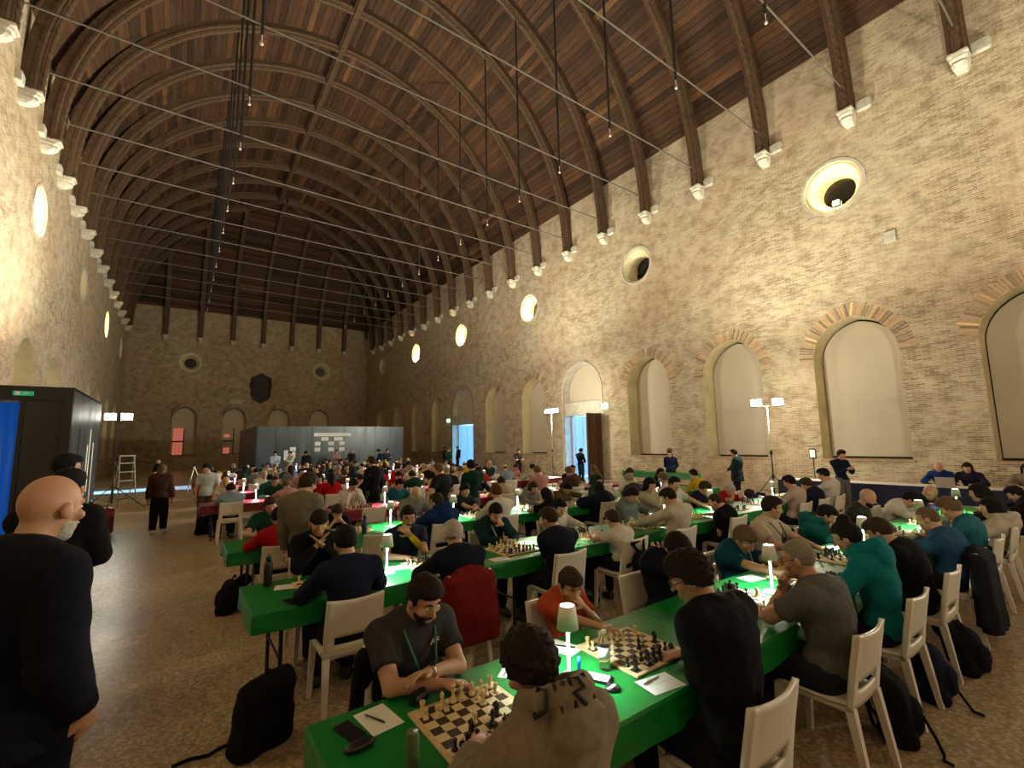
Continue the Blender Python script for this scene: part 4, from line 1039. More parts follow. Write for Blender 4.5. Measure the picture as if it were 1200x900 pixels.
# ---- chess sets
def board_mat():
    m, nt, b = new_mat('printed_chessboard'); co = nd(nt, 'ShaderNodeTexCoord').outputs['Object']
    ck = nd(nt, 'ShaderNodeTexChecker', i_Scale=1.0); mp = nd(nt, 'ShaderNodeMapping'); sq = 0.053
    mp.inputs['Scale'].default_value = (1/sq, 1/sq, 0); mp.inputs['Location'].default_value = (4.0, 4.0, 0.5)
    nt.links.new(co, mp.inputs[0]); nt.links.new(mp.outputs[0], ck.inputs[0])
    ck.inputs[1].default_value = (0.74, 0.60, 0.38, 1); ck.inputs[2].default_value = (0.032, 0.015, 0.011, 1)
    sx = nd(nt, 'ShaderNodeSeparateXYZ'); nt.links.new(co, sx.inputs[0])
    mx = []
    for ax in 'XY':
        ab = nd(nt, 'ShaderNodeMath', operation='ABSOLUTE'); nt.links.new(sx.outputs[ax], ab.inputs[0]); mx.append(ab.outputs[0])
    mm = nd(nt, 'ShaderNodeMath', operation='MAXIMUM'); nt.links.new(mx[0], mm.inputs[0]); nt.links.new(mx[1], mm.inputs[1])
    gt = nd(nt, 'ShaderNodeMath', operation='GREATER_THAN'); nt.links.new(mm.outputs[0], gt.inputs[0]); gt.inputs[1].default_value = 4*sq
    n = noise(nt, co, 40, 4); c = mix(nt, gt.outputs[0], ck.outputs[0], (0.66, 0.49, 0.28))
    nt.links.new(mix(nt, 0.04, c, mix(nt, n.outputs['Fac'], (0.3, 0.2, 0.1), (0.7, 0.55, 0.35))), b.inputs['Base Color'])
    b.inputs['Roughness'].default_value = 0.5; b.inputs['Specular IOR Level'].default_value = 0.25; return m
M_CHESS = board_mat(); SQ = 0.053
BOARD = MB().box(-0.236, 0.236, -0.236, 0.236, 0, 0.011, 0.003).data('chessboard', M_CHESS)
M_PW = flat('boxwood_piece', (0.74, 0.58, 0.33), 0.35, nz=0.12, nscale=60); M_PB = flat('ebonised_piece', (0.010, 0.009, 0.008), 0.3)
def txt_mesh(s, size, mat, ext=0.0):
    c = bpy.data.curves.new('t', 'FONT'); c.body = s; c.size = size; c.align_x = 'CENTER'; c.align_y = 'CENTER'; c.resolution_u = 2; c.extrude = ext
    o = bpy.data.objects.new('t', c); COL.objects.link(o); dg = bpy.context.evaluated_depsgraph_get()
    me = bpy.data.meshes.new_from_object(o.evaluated_get(dg)); bpy.data.objects.remove(o); me.materials.clear(); me.materials.append(mat); return me
M_INK = flat('red_brown_ink', (0.16, 0.05, 0.03), 0.7)
LETTERS = {c: txt_mesh(c, 0.017, M_INK) for c in 'abcdefgh12345678'}
def piece_proto(kind):
    base = [(0.017, 0), (0.0175, 0.004), (0.0165, 0.008), (0.0125, 0.012)]
    H = {'pawn': 0.048, 'rook': 0.055, 'knight': 0.060, 'bishop': 0.068, 'queen': 0.080, 'king': 0.090}[kind]; kx = {'pawn': 0.82, 'rook': 0.95, 'knight': 0.98, 'bishop': 0.95, 'queen': 1.08, 'king': 1.1}[kind]
    m = MB(); hb = H*0.62
    prof = [(r*kx, z) for r, z in base]+[(0.008*kx, hb*0.55), (0.0065*kx, hb*0.85), (0.011*kx, hb*0.93), (0.0115*kx, hb*0.97), (0.007*kx, hb)]
    n = 12
    if kind == 'pawn': prof += [(0.0095, hb+0.004), (0.0112, hb+0.010), (0.009, hb+0.016), (0.002, H)]
    elif kind == 'rook': prof = [(r*kx, z) for r, z in base]+[(0.0105, 0.018), (0.009, 0.036), (0.0125, 0.041), (0.0135, 0.044), (0.0135, H), (0.009, H), (0.009, H-0.007)]
    elif kind == 'bishop': prof += [(0.0095, hb+0.005), (0.0108, hb+0.010), (0.007, H-0.010), (0.003, H-0.006), (0.004, H-0.003), (0.001, H)]
    elif kind == 'queen': prof += [(0.009, hb+0.008), (0.0138, H-0.009), (0.0105, H-0.010), (0.007, H-0.005), (0.0045, H-0.002), (0.001, H)]
    elif kind == 'king': prof += [(0.010, hb+0.010), (0.0135, H-0.017), (0.010, H-0.013), (0.003, H-0.011)]
    if kind == 'knight':
        m.lathe([(r*kx, z) for r, z in base]+[(0.013, 0.016), (0.011, 0.019)], n)
        pts = [(-0.012, 0.017), (0.012, 0.017), (0.009, 0.028), (0.006, 0.035), (0.017, 0.040), (0.019, 0.047), (0.006, 0.056), (0.002, 0.061), (-0.003, 0.055), (-0.011, 0.046), (-0.014, 0.032)]
        nn = len(pts); m.add([(x, y, z) for y in (-0.0065, 0.0065) for x, z in pts], [tuple(range(nn-1, -1, -1)), tuple(range(nn, 2*nn))]+[(i, (i+1) % nn, nn+(i+1) % nn, nn+i) for i in range(nn)])
    else: m.lathe(prof, n)
    if kind == 'king': m.box(-0.0022, 0.0022, -0.0022, 0.0022, H-0.014, H+0.004).box(-0.006, 0.006, -0.0022, 0.0022, H-0.007, H-0.002)
    return m
PIECES = {k: (piece_proto(k), ) for k in ('pawn', 'rook', 'knight', 'bishop', 'queen', 'king')}
PMESH = {(k, c): PIECES[k][0].data(k, M_PW if c == 'w' else M_PB, k != 'rook' and k != 'knight') for k in PIECES for c in 'wb'}
CN = {'w': 'pale wooden', 'b': 'black wooden'}
farpieces = {'w': MB(), 'b': MB()}
def random_position(rng, n_lost):
    P = []; back = ['rook', 'knight', 'bishop', 'queen', 'king', 'bishop', 'knight', 'rook']
    occ = {}
    for c, r0, r1, dr in (('w', 0, 1, 1), ('b', 7, 6, -1)):
        for f in range(8):
            occ[(f, r0)] = (back[f], c)
            r = r1+dr*(rng.choice([0, 0, 1, 2]) if rng.random() < 0.5 else 0)
            occ[(f, r) if (f, r) not in occ else (f, r1)] = ('pawn', c)
    ks = list(occ); rng.shuffle(ks)
    for k in ks[:8]:
        if occ[k][0] in ('knight', 'bishop', 'queen') :
            t = (rng.randrange(8), rng.randrange(2, 6))
            if t not in occ: occ[t] = occ.pop(k)
    ks = [k for k in occ if occ[k][0] != 'king']; rng.shuffle(ks)
    for k in ks[:n_lost]: occ.pop(k)
    return occ
def chess_set(x, y, rz, occ, where, near=True, letters=False):
    """white's first rank lies toward local -y; z of the table top is 0.752"""
    z = 0.753; o = link('chessboard', BOARD, loc=(x, y, z)); o.rotation_euler = (0, 0, rz); tag(o, 'wooden chessboard with dark squares, %s' % where, 'chessboard')
    R = Matrix.Rotation(rz, 4, 'Z')
    if letters:
        for i in range(8):
            for s in (-1, 1):
                l = link('letter', LETTERS['abcdefgh'[i]], o, loc=((i-3.5)*SQ, s*0.2245, 0.0114)); l.rotation_euler = (0, 0, 0 if s < 0 else PI)
                l = link('numeral', LETTERS['12345678'[i]], o, loc=(s*0.2245, (i-3.5)*SQ, 0.0114))
    for (f, r), (k, c) in occ.items():
        p = Vector(((f-3.5)*SQ+random.uniform(-.004, .004), (r-3.5)*SQ+random.uniform(-.004, .004), 0)); w = R @ p
        if near:
            q = link('chess_%s' % k, PMESH[(k, c)], loc=(x+w.x, y+w.y, z+0.0108)); q.rotation_euler = (0, 0, rz+(PI/2 if c == 'w' else -PI/2)+random.uniform(-.3, .3))
            tag(q, '%s %s on the board %s' % (CN[c], k, where), 'chess piece', '%s %ss %s' % ('pale' if c == 'w' else 'black', k, where))
        else:
            m = PIECES[k][0]; farpieces[c].add([(x+w.x+v[0], y+w.y+v[1], z+0.0108+v[2]) for v in m.v], m.f)
    return o
# ---- cordless table lamp
M_SHADE = None
def lamp_mats():
    global M_SHADE
    m, nt, b = new_mat('lamp_shade_white'); b.inputs['Base Color'].default_value = (0.80, 0.78, 0.73, 1); b.inputs['Roughness'].default_value = 0.5
    b.inputs['Emission Color'].default_value = (0.95, 1.0, 0.92, 1); b.inputs['Emission Strength'].default_value = 0.0; M_SHADE = m
lamp_mats()
M_LED = flat('lamp_led_diffuser', (1, 1, 1), 0.5, emit=(0.90, 1.0, 0.93), estr=22)
M_STEM = flat('lamp_stem_white', (0.85, 0.86, 0.83), 0.4)
def lamp_proto():
    r = empty('table_lamp', (0, 0, 0)); tag(r, 'white cordless table lamp', 'lamp')
    MB().box(-0.060, 0.060, -0.060, 0.060, 0, 0.009, 0.003).build('base', M_WHITEMETAL, r)
    MB().lathe([(0.012, 0.009), (0.0085, 0.014), (0.0085, 0.30)], 10).build('pole', M_STEM, r, True)
    sh = MB(); n = 20; vs = []; fs = []
    prof = [(0.060, 0.255), (0.043, 0.370), (0.040, 0.373), (0.036, 0.371), (0.0405, 0.368), (0.057, 0.257)]
    for rr, z in prof:
        for k in range(n): vs.append((rr*math.cos(2*PI*k/n), rr*math.sin(2*PI*k/n), z))
    for i in range(len(prof)): fs += [(i*n+k, i*n+(k+1) % n, ((i+1) % len(prof))*n+(k+1) % n, ((i+1) % len(prof))*n+k) for k in range(n)]
    sh.add(vs, fs).build('shade', M_SHADE, r, True)
    MB().lathe([(0.041, 0.362), (0.041, 0.366)], 20).build('cap', M_LED, r)
    MB().lathe([(0.046, 0.300), (0.046, 0.304)], 20).build('diffuser', M_LED, r)
    return r
LAMP = lamp_proto(); LAMPS = []
def table_lamp(x, y, label, power=26.0, rz=0.3, z=0.753):
    o = LAMP if not LAMPS else copy_tree(LAMP); LAMPS.append(o); o.location = (x, y, z); o.rotation_euler = (0, 0, rz); o['label'] = label
    d = bpy.data.lights.get('table_lamp_glow') or bpy.data.lights.new('table_lamp_glow', 'SPOT')
    d.energy = power; d.color = (0.82, 1.0, 0.90); d.spot_size = math.radians(140); d.spot_blend = 0.4; d.shadow_soft_size = 0.045
    l = bpy.data.objects.new('table_lamp_glow', d); COL.objects.link(l); l.parent = o; l.location = (0, 0, 0.285)
    return o
# ---- papers, pens, bottles, phones ...
SHEET = {c: MB().box(-0.074, 0.074, -0.105, 0.105, 0, 0.0012).data('score_sheet', M_PAPER) for c in 'a'}
M_LINE = flat('grey_print', (0.25, 0.25, 0.27), 0.8)
def sheet(x, y, rz, label, group=None, lines=False, z=0.753):
    o = link('score_sheet', SHEET['a'], loc=(x, y, z)); o.rotation_euler = (0, 0, rz); tag(o, label, 'paper', group)
    if lines:
        m = MB()
        for i in range(9): m.box(-0.06, 0.06, -0.085+i*0.017, -0.0845+i*0.017, 0.0013, 0.0015)
        m.box(-0.0005, 0.0005, -0.09, 0.07, 0.0013, 0.0015).build('printed_lines', M_LINE, o)
    return o
def pen(x, y, rz, label, col=(0.01, 0.01, 0.012), z=0.755):
    o = empty('ballpoint_pen', (x, y, z), rz); tag(o, label, 'pen')
    MB().tube([(-0.06, 0, 0.004), (0.055, 0, 0.004)], 0.0042, 8).build('barrel', M_PAINT, o, True, color=col)
    MB().tube([(0.055, 0, 0.004), (0.07, 0, 0.004)], [0.0042, 0.001], 8).build('tip', M_CHROME, o, True)
    MB().box(-0.058, -0.02, -0.001, 0.001, 0.008, 0.0105).build('clip', M_CHROME, o); return o
def glass_mat():
    m, nt, b = new_mat('clear_pet'); b.inputs['Base Color'].default_value = (0.92, 0.98, 1, 1); b.inputs['Roughness'].default_value = 0.05
    b.inputs['Transmission Weight'].default_value = 1.0; b.inputs['IOR'].default_value = 1.2; return m
M_PET = glass_mat()
def bottle(x, y, label, kind='pet', z=0.753, group=None):
    r = empty('water_bottle' if kind == 'pet' else 'flask', (x, y, z), random.random()); tag(r, label, 'bottle', group)
    if kind == 'pet':
        MB().lathe([(0.026, 0), (0.031, 0.006), (0.031, 0.05), (0.029, 0.056), (0.031, 0.062), (0.031, 0.13), (0.028, 0.15), (0.013, 0.178), (0.0125, 0.186)], 16).build('bottle_body', M_PET, r, True)
        MB().lathe([(0.0315, 0.066), (0.0316, 0.120)], 16).build('wrap_label', flat('water_label', (0.75, 0.85, 0.88), 0.4), r, True)
        MB().lathe([(0.0145, 0.186), (0.0145, 0.202), (0.012, 0.204)], 12).build('cap', M_STEM, r, True)
    else:
        col = {'teal': (0.01, 0.09, 0.11), 'black': (0.01, 0.01, 0.012), 'blue': (0.015, 0.03, 0.09)}[kind]
        MB().lathe([(0.034, 0), (0.036, 0.004), (0.036, 0.185), (0.030, 0.205), (0.021, 0.215)], 16).build('flask_body', M_PAINT, r, True, color=col)
        MB().lathe([(0.022, 0.215), (0.022, 0.250), (0.018, 0.254)], 14).build('cap', M_BLACKPLASTIC, r, True)
        MB().tube([(-0.02, 0, 0.245), (-0.014, 0, 0.272), (0.014, 0, 0.272), (0.02, 0, 0.245)], 0.004, 6).build('loop', M_BLACKPLASTIC, r, True)
    return r
def phone(x, y, rz, label, z=0.753):
    o = empty('smartphone', (x, y, z), rz); tag(o, label, 'phone')
    MB().box(-0.037, 0.037, -0.076, 0.076, 0, 0.009, 0.003).build('case', M_BLACKPLASTIC, o); MB().box(-0.034, 0.034, -0.072, 0.072, 0.009, 0.0095).build('screen', M_GLASSDARK, o); return o
def backpack(x, y, rz, label, s=1.0, slump=0.1, strap=None, col=(0.008, 0.008, 0.010)):
    F = Field(); F.ell((0, 0, 0.20), (0.15, 0.10, 0.22), None, 0.05); [F.cone((sx*0.115, sy*0.055, 0.05), (sx*0.105, sy*0.045-slump*0.4, 0.36), 0.045, 0.042, 0.06) for sx in (-1, 1) for sy in (-1, 1)]; F.cone((-0.12, -slump*0.5, 0.40), (0.12, -slump*0.5, 0.42), 0.032, 0.032, 0.02); F.cone((-0.10, 0, 0.06), (0.10, 0, 0.06), 0.085, 0.085, 0.05); F.cone((-0.08, -slump*0.5, 0.36), (0.08, -slump*0.6, 0.38), 0.075, 0.07, 0.05)
    F.ell((0, 0.10, 0.17), (0.11, 0.05, 0.12), None, 0.03); F.cut((0, 0, 0.0), (0, 0, -1)); F.noise(0.006, 28)
    o = link('backpack', np_mesh('backpack', *F.mesh(0.016), M_CLOTH), color=col, loc=(x, y, 0)); o.rotation_euler = (0, 0, math.radians(rz)); o.scale = (s, s, s); tag(o, label, 'bag')
    MB().tube([(-0.05, -0.05, 0.42), (0, -0.07, 0.47), (0.05, -0.05, 0.42)], 0.010, 6).build('grab_handle', M_CLOTH, o, True, color=col)
    for sx in (-1, 1): MB().tube([(sx*0.08, -0.09, 0.38), (sx*0.10, -0.17, 0.25), (sx*0.11, -0.14, 0.10), (sx*0.10, -0.08, 0.04)], 0.013, 6).build('strap', M_CLOTH, o, True, color=col)
    if strap: MB().tube(strap, 0.010, 6).build('loose_strap', M_CLOTH, o, True, color=col)
    MB().tube([(-0.10, 0.145, 0.20), (0, 0.160, 0.215), (0.10, 0.145, 0.20)], 0.003, 5).build('zip', M_BLACKPLASTIC, o, True)
    return o
def draped_jacket(x, y, rz, label, col, long=0.0):
    """jacket hung over a chair back"""
    F = Field(); F.cone((-0.19, -0.255, 0.80), (0.19, -0.255, 0.80), 0.055, 0.055, 0.04); F.cone((-0.10, -0.25, 0.84), (0.10, -0.25, 0.84), 0.05, 0.05, 0.04)
    for sx in (-1, -0.75, -0.5, -0.25, 0, 0.25, 0.5, 0.75, 1): F.cone((sx*0.17, -0.295+0.01*math.cos(sx*9), 0.80-0.02*abs(sx)), (sx*0.22, -0.325-0.015*math.cos(sx*9), 0.30-long), 0.045, 0.055, 0.05)
    for sx in (-1, 1): F.cone((sx*0.21, -0.27, 0.78), (sx*0.27, -0.28, 0.36-long), 0.055, 0.045, 0.03, True); F.cone((sx*0.15, -0.20, 0.80), (sx*0.17, -0.17, 0.62), 0.03, 0.03, 0.03)
    F.noise(0.006, 20); F.cut((0, 0, 0.30-long), (0, 0, -1))
    o = link('jacket', np_mesh('jacket', *F.mesh(0.013), M_CLOTH), color=col, loc=(x, y, 0)); o.rotation_euler = (0, 0, math.radians(rz)); tag(o, label, 'jacket')
    MB().tube([(-0.09, -0.22, 0.87), (0, -0.25, 0.895), (0.09, -0.22, 0.87)], 0.018, 8).build('collar', M_CLOTH, o, True, color=col); return o
HEADS = {
    'man_tee': (5.56, 2.43, 1.16),
    'boy_orange': (6.73, 2.54, 0.99),
    'darkhair': (7.86, 2.45, 1.09),
    'bluetee': (8.97, 2.46, 1.01),
    'creamtee': (10.01, 2.67, 1.19),
    'tealhood': (11.00, 2.50, 1.02),
    'baldcamo': (12.17, 2.41, 1.14),
    'whitetee_f': (13.59, 2.31, 1.00),
    'baldnavy': (14.70, 2.31, 1.02),
    'hoodie': (5.57, 1.50, 1.14),
    'blackjkt': (6.67, 1.53, 1.27),
    'greytee': (7.86, 1.50, 1.18),
    'tealw': (8.85, 1.55, 1.18),
    'black': (9.79, 1.61, 1.10),
    'denim': (10.87, 1.50, 1.11),
    'blond': (11.88, 1.52, 1.12),
    'cream': (12.90, 1.34, 1.04),
    'darkw': (13.80, 1.58, 1.14),
    'darkr': (15.14, 1.39, 1.03),
    'beanie': (5.62, 5.05, 1.22),
    'beard': (6.58, 5.05, 1.17),
    'dkgreen': (7.75, 5.02, 1.10),
    'whiteboyhid': (8.89, 5.09, 1.05),
    'greyboy': (10.37, 5.00, 1.11),
    'navyback': (5.59, 4.03, 1.20),
    'whitehair': (6.59, 4.00, 1.14),
    'navytee': (7.81, 4.04, 1.14),
    'whitetee_n': (8.84, 4.04, 1.02),
    'beigeshirt': (9.85, 3.94, 1.21),
    'blacktee_n': (11.03, 3.98, 1.04),
    'navytee_f': (12.41, 5.00, 1.07),
    'redpolo': (13.28, 5.00, 0.97),
    'boydark_f': (14.16, 5.09, 0.80),
    'beigewoman_f': (11.07, 5.19, 1.21),
    'whitet_f': (11.61, 5.09, 1.20),
    'creamback': (13.47, 3.98, 1.17),
    'navyback2': (14.16, 3.98, 1.08),
    'whiteback': (14.73, 3.89, 1.24),
    'red3': (5.48, 6.44, 1.12),
    'green3': (5.53, 7.45, 1.16),
    'boy3': (6.45, 7.45, 0.98),
    'old3': (7.76, 7.50, 1.15),
    'bluejkt': (7.63, 6.44, 1.12),
    'glboy': (8.73, 7.50, 1.13),
    'whiteboy3': (8.71, 6.44, 1.17),
    'plaid': (10.32, 7.50, 1.05),
    'blackhair3': (9.77, 6.44, 1.04),
    'bigdark': (11.06, 6.39, 1.07),
    'camo': (11.25, 7.50, 0.98),
    'sweater': (5.65, 5.83, 1.55),
    'blacksuit': (8.11, 10.70, 1.59),
    'navyback_st': (8.63, 8.30, 1.48),
    'greenback_st': (9.35, 8.30, 1.51),
    'woman_st': (4.12, 13.98, 1.49),
    'whitetee_st': (5.02, 13.80, 1.476),
    'tableman': (3.75, 25.93, 1.44),
    'bald_l': (3.96, 2.73, 1.76),
    'glasses_l': (3.74, 4.82, 1.72),
    'left3': (3.40, 6.94, 1.81),
    'doorman': (19.63, 15.74, 1.43),
    'hatman': (19.45, 10.65, 1.29),
    'wallman1': (18.43, 7.69, 1.38),
    'wallman2': (19.14, 5.09, 1.46),
    'capman': (18.61, 19.26, 1.35),
    'tk1': (19.51, 3.15, 1.00),
    'tk2': (19.36, 2.69, 1.01),
    'tk3': (18.34, 2.04, 1.19),
}
# colours
BLACK, NAVY, WHITE, CREAM = (0.007, 0.007, 0.009), (0.010, 0.013, 0.034), (0.60, 0.58, 0.55), (0.48, 0.43, 0.34)
CHAR, GREY, TEAL, DENIM = (0.040, 0.038, 0.040), (0.105, 0.110, 0.108), (0.008, 0.10, 0.15), (0.020, 0.075, 0.16)
ORANGE, RED, DGREEN, BEIGE = (0.46, 0.075, 0.03), (0.36, 0.008, 0.014), (0.010, 0.045, 0.022), (0.40, 0.34, 0.25)
HOODIE, TURQ, STEEL, OLIVE = (0.21, 0.17, 0.12), (0.006, 0.17, 0.21), (0.10, 0.15, 0.20), (0.12, 0.10, 0.03)
TAN, BROWN, JEANS, KHAKI, ROYAL = (0.26, 0.20, 0.13), (0.05, 0.022, 0.014), (0.02, 0.03, 0.06), (0.16, 0.13, 0.08), (0.008, 0.03, 0.14)
H = HAIRC
def seated(key, row, side, who, pose, lod, arms, shirt, hair='short', hairc='dark', hip=None, chair_on=True, dy=0.0, **kw):
    hx, hy, hz = HEADS[key]; a, b = ROWS[row]; s = kw.get('s', 1.0)
    y = (a-0.15 if side == 'N' else b+0.17)+dy; x = hx if hip is None else hip; ey = 0.15 if side == 'N' else 0.17
    loc = (hx-x, hy-y, hz) if side == 'N' else (x-hx, y-hy, hz)
    P = dict(x=x, y=y, rz=0 if side == 'N' else 180, head=loc, lod=lod, arms=arm(arms, ey, s) if not isinstance(arms, list) else arms, ey=ey, shirt=shirt, hair=hair, hairc=H[hairc], label='%s, %s' % (who, pose), **kw)
    P['rz'] += kw.get('turn', 0)
    o = emit_person(P, build_person(P))
    if chair_on: chair(x, y+(0.03 if side == 'N' else -0.03), 0 if side == 'N' else 180, 'white plastic chair under the %s' % who)
    if lod == 1: face_extras(o, P)
    return o, P
def standing(key, rz, who, pose, lod, arms, shirt, hair='short', hairc='dark', at=None, **kw):
    hx, hy, hz = HEADS[key] if at is None else at; s = kw.pop('s', None) or hz/1.56
    P = dict(x=hx, y=hy, rz=rz, head=(kw.pop('hx', 0), kw.pop('hyo', 0.05), hz), stand=True, s=s, lod=lod, arms=arm_stand(arms, s), shirt=shirt, hair=hair, hairc=H[hairc], label='%s, %s' % (who, pose), pitch=kw.pop('pitch', 12), **kw)
    o = emit_person(P, build_person(P))
    if lod == 1: face_extras(o, P)
    return o, P

# ================================================================== ROW 1, FAR SIDE (facing us)
o, P = seated('man_tee', 0, 'F', 'person in charcoal tee', 'bearded, arms folded on the green table, lanyard and wristwatch', 1, [((0.00, 0.30, 0.80), (1, 0.1, -0.7), (0, 0.2, -1), 0.35), ((0.06, 0.265, 0.855), (-1, 0.1, -0.7), (0, 0.4, -1), 0.5)], CHAR, 'short', 'dark', sleeve='short', pitch=30, hyaw=12, beard=True, beardc=(0.05, 0.028, 0.018), girth=1.08, legs=0.1)
lanyard(o, P, (0.02, 0.12, 0.09))
f = P['_fr']; Wp = Vector(f['arms'][-1][2]); Eb = Vector(f['arms'][-1][1]); d = (Wp-Eb).normalized()
ct = Wp-d*0.03; u = d.cross(Vector((0, 0, 1))).normalized(); w = d.cross(u)
m = MB(); m.tube([ct+(u*math.cos(q)+w*math.sin(q))*0.031 for q in [2*PI*k/14 for k in range(15)]], 0.009, 6); m.build('watch_strap', M_CHROME, o, True)
m = MB(); m.tube([ct-w*0.034, ct-w*0.043], 0.018, 14); m.build('watch_face', M_GLASSDARK, o)
# printed mark on the tee
tm = txt_mesh('AF', 0.045, flat('white_print', (0.7, 0.7, 0.7), 0.8), 0.001); lt = link('printed_letters', tm, o)
cN = Vector(f['chest']); tr_, tf_, up_ = Vector(f['tr']), Vector(f['tf']), Vector(f['up'])
lt.matrix_local = Matrix(((-tr_.x*-1, up_.x, tf_.x, 0), (-tr_.y*-1, up_.y, tf_.y, 0), (-tr_.z*-1, up_.z, tf_.z, 0), (0, 0, 0, 1))); lt.location = cN+tf_*0.142-tr_*0.075+up_*0.02
lt.matrix_local = Matrix.Translation(lt.location) @ Matrix(((-tr_.x, up_.x, tf_.x, 0), (-tr_.y, up_.y, tf_.y, 0), (-tr_.z, up_.z, tf_.z, 0), (0, 0, 0, 1)))
seated('boy_orange', 0, 'F', 'person in orange tee', 'bowed over the board with a hand on the brow', 1, ('mid', 'brow'), ORANGE, 'short', 'brown', s=0.80, sleeve='short', pitch=34, hyaw=-10)
seated('darkhair', 0, 'F', 'person in dark navy jacket', 'head bowed and a hand at the ear', 1, ('ear', 'rest'), (0.008, 0.010, 0.022), 'full', 'dark', hip=7.72, pitch=48, hyaw=-10, jacket=True)
o, P = seated('bluetee', 0, 'F', 'person in petrol blue tee', 'tousled hair, moving a piece over the lamplit board', 1, ('far', 'far'), (0.006, 0.055, 0.10), 'full', 'light', sleeve='short', pitch=36, hyaw=-8, hip=8.92)
lanyard(o, P, (0.3, 0.35, 0.38), False)
o, P = seated('creamtee', 0, 'F', 'person in cream tee', 'looking sideways with a thin dark lanyard', 2, ('rest', 'rest'), CREAM, 'short', 'dark', sleeve='short', pitch=14, hyaw=38, dy=0.12)
lanyard(o, P, (0.02, 0.03, 0.03), False)
seated('tealhood', 0, 'F', 'person in teal hoodie with white stripes', 'bent low over the board', 2, ('rest', 'chin'), (0.006, 0.11, 0.12), 'short', 'black', pitch=40, hyaw=25, hood=True)
seated('baldcamo', 0, 'F', 'shaven-headed person in dark camouflage jacket', 'resting the chin on a hand', 2, ('rest', 'chin'), (0.03, 0.035, 0.022), 'none', pitch=24, beard=True, jacket=True)
seated('whitetee_f', 0, 'F', 'person in pale shirt', 'bowed with dark hair beside a paper cup', 2, ('rest', 'rest'), WHITE, 'short', 'black', pitch=48, hyaw=20)
seated('baldnavy', 0, 'F', 'bald person in navy jacket', 'bowed toward the lit board', 2, ('rest', 'mouth'), NAVY, 'none', pitch=40, jacket=True)

# ================================================================== ROW 1, NEAR SIDE (backs to us)
o, P = seated('hoodie', 0, 'N', 'person in beige hoodie', 'dark curly hair, leaning over the first board', 1, ('rest', 'rest'), HOODIE, 'curly', 'dark', pitch=34, hyaw=6, hood=True, thick=0.024, girth=1.06)
f = P['_fr']; nb, tr_, tf_, up_ = (Vector(f[k]) for k in ('neckb', 'tr', 'tf', 'up'))
gl = MB()      # black lettering painted round the hood
def strokes(pts, off, sc):
    q = []
    for (x, z) in pts:
        a_ = (off+x*sc)/0.13; ph = (z-0.25)*1.9
        c_ = nb+up_*0.02+tr_*math.sin(a_)*0.108-tf_*math.cos(a_)*0.105+up_*(0.030+0.035*math.cos(a_)); od = (tr_*math.sin(a_)-tf_*math.cos(a_))
        q.append(c_+od*0.053*math.cos(ph)+up_*0.053*math.sin(ph))
    gl.tube(q, 0.0085, 6)
for k, st in enumerate(([(0, 0), (0, 1), (0.6, 0.8), (0.6, 0.2), (0, 0)], [(0, 1), (0.3, 0), (0.6, 1)], [(0, 0), (0, 1), (0.6, 0.9), (0.6, 0.5), (0, 0.5), (0.6, 0)], [(0.3, 0), (0.3, 1)])): strokes(st, -0.15+k*0.062, 0.060)
gl.build('hood_print', flat('black_hood_print', (0.006, 0.006, 0.006), 0.7), o, True)
o, P = seated('blackjkt', 0, 'N', 'person in black jacket', 'bushy dark hair, holding a phone near the chin', 1, ('rest', 'chin'), BLACK, 'curly', 'dark', pitch=26, hyaw=32, jacket=True, thick=0.03, girth=1.12, glasses=True)
f = P['_fr']; Wp = Vector(f['arms'][-1][2]); Eb = Vector(f['arms'][-1][1]); d = (Wp-Eb).normalized(); ct = Wp-d*0.02; u = d.cross(Vector((0, 0, 1))).normalized(); w = d.cross(u)
MB().tube([ct+(u*math.cos(q)+w*math.sin(q))*0.031 for q in [2*PI*k/14 for k in range(15)]], 0.007, 6).build('watch_strap', M_BLACKPLASTIC, o, True); MB().box(-0.022, 0.022, -0.026, 0.026, -0.007, 0.007, 0.004).build('watch_face', M_GLASSDARK, o, loc=ct-u*0.036)
o, P = seated('greytee', 0, 'N', 'person in grey tee', 'grey cropped hair and glasses, hands clasped at the mouth', 1, ('mouth', 'mouth'), GREY, 'buzz', 'grey', pitch=16, hyaw=14, sleeve='short', glasses=True, girth=1.22, pants=(0.018, 0.021, 0.030), legs=0.12, shoes=(0.012, 0.012, 0.014))
seated('tealw', 0, 'N', 'person in turquoise hoodie', 'dark hair in a bun, glasses, leaning on the table', 1, ('rest', 'rest'), TURQ, 'bun', 'black', pitch=28, hyaw=8, hood=True, thick=0.022, glasses=True, fem=True)
seated('black', 0, 'N', 'person in black sweater', 'short brown hair, bent far over the board', 2, ('rest', 'chin'), BLACK, 'short', 'brown', pitch=38, hip=9.85)
seated('denim', 0, 'N', 'balding person in blue denim shirt', 'hands raised together before the face', 2, ('pray', 'pray'), DENIM, 'buzz', 'light', pitch=22, hyaw=6, girth=1.25, glasses=True, fing=True)
seated('blond', 0, 'N', 'fair-haired person in sea-blue shirt', 'bowed beside a table lamp', 2, ('rest', 'rest'), (0.02, 0.13, 0.18), 'full', 'light', pitch=30)
seated('cream', 0, 'N', 'person in cream hooded jumper', 'long dark hair, sitting beyond the denim shirt', 2, ('rest', 'lap'), CREAM, 'long', 'black', pitch=14, hyaw=10, hood=True, fem=True, hip=12.92)
seated('darkw', 0, 'N', 'person with long black hair in dark top', 'behind the cream hooded jumper', 2, ('rest', 'rest'), (0.02, 0.018, 0.02), 'long', 'black', pitch=18, hip=13.85, chair_on=False)
seated('darkr', 0, 'N', 'person in black sweatshirt', 'bowed, last along the first row', 2, ('rest', 'rest'), BLACK, 'short', 'black', pitch=36, hip=14.96)

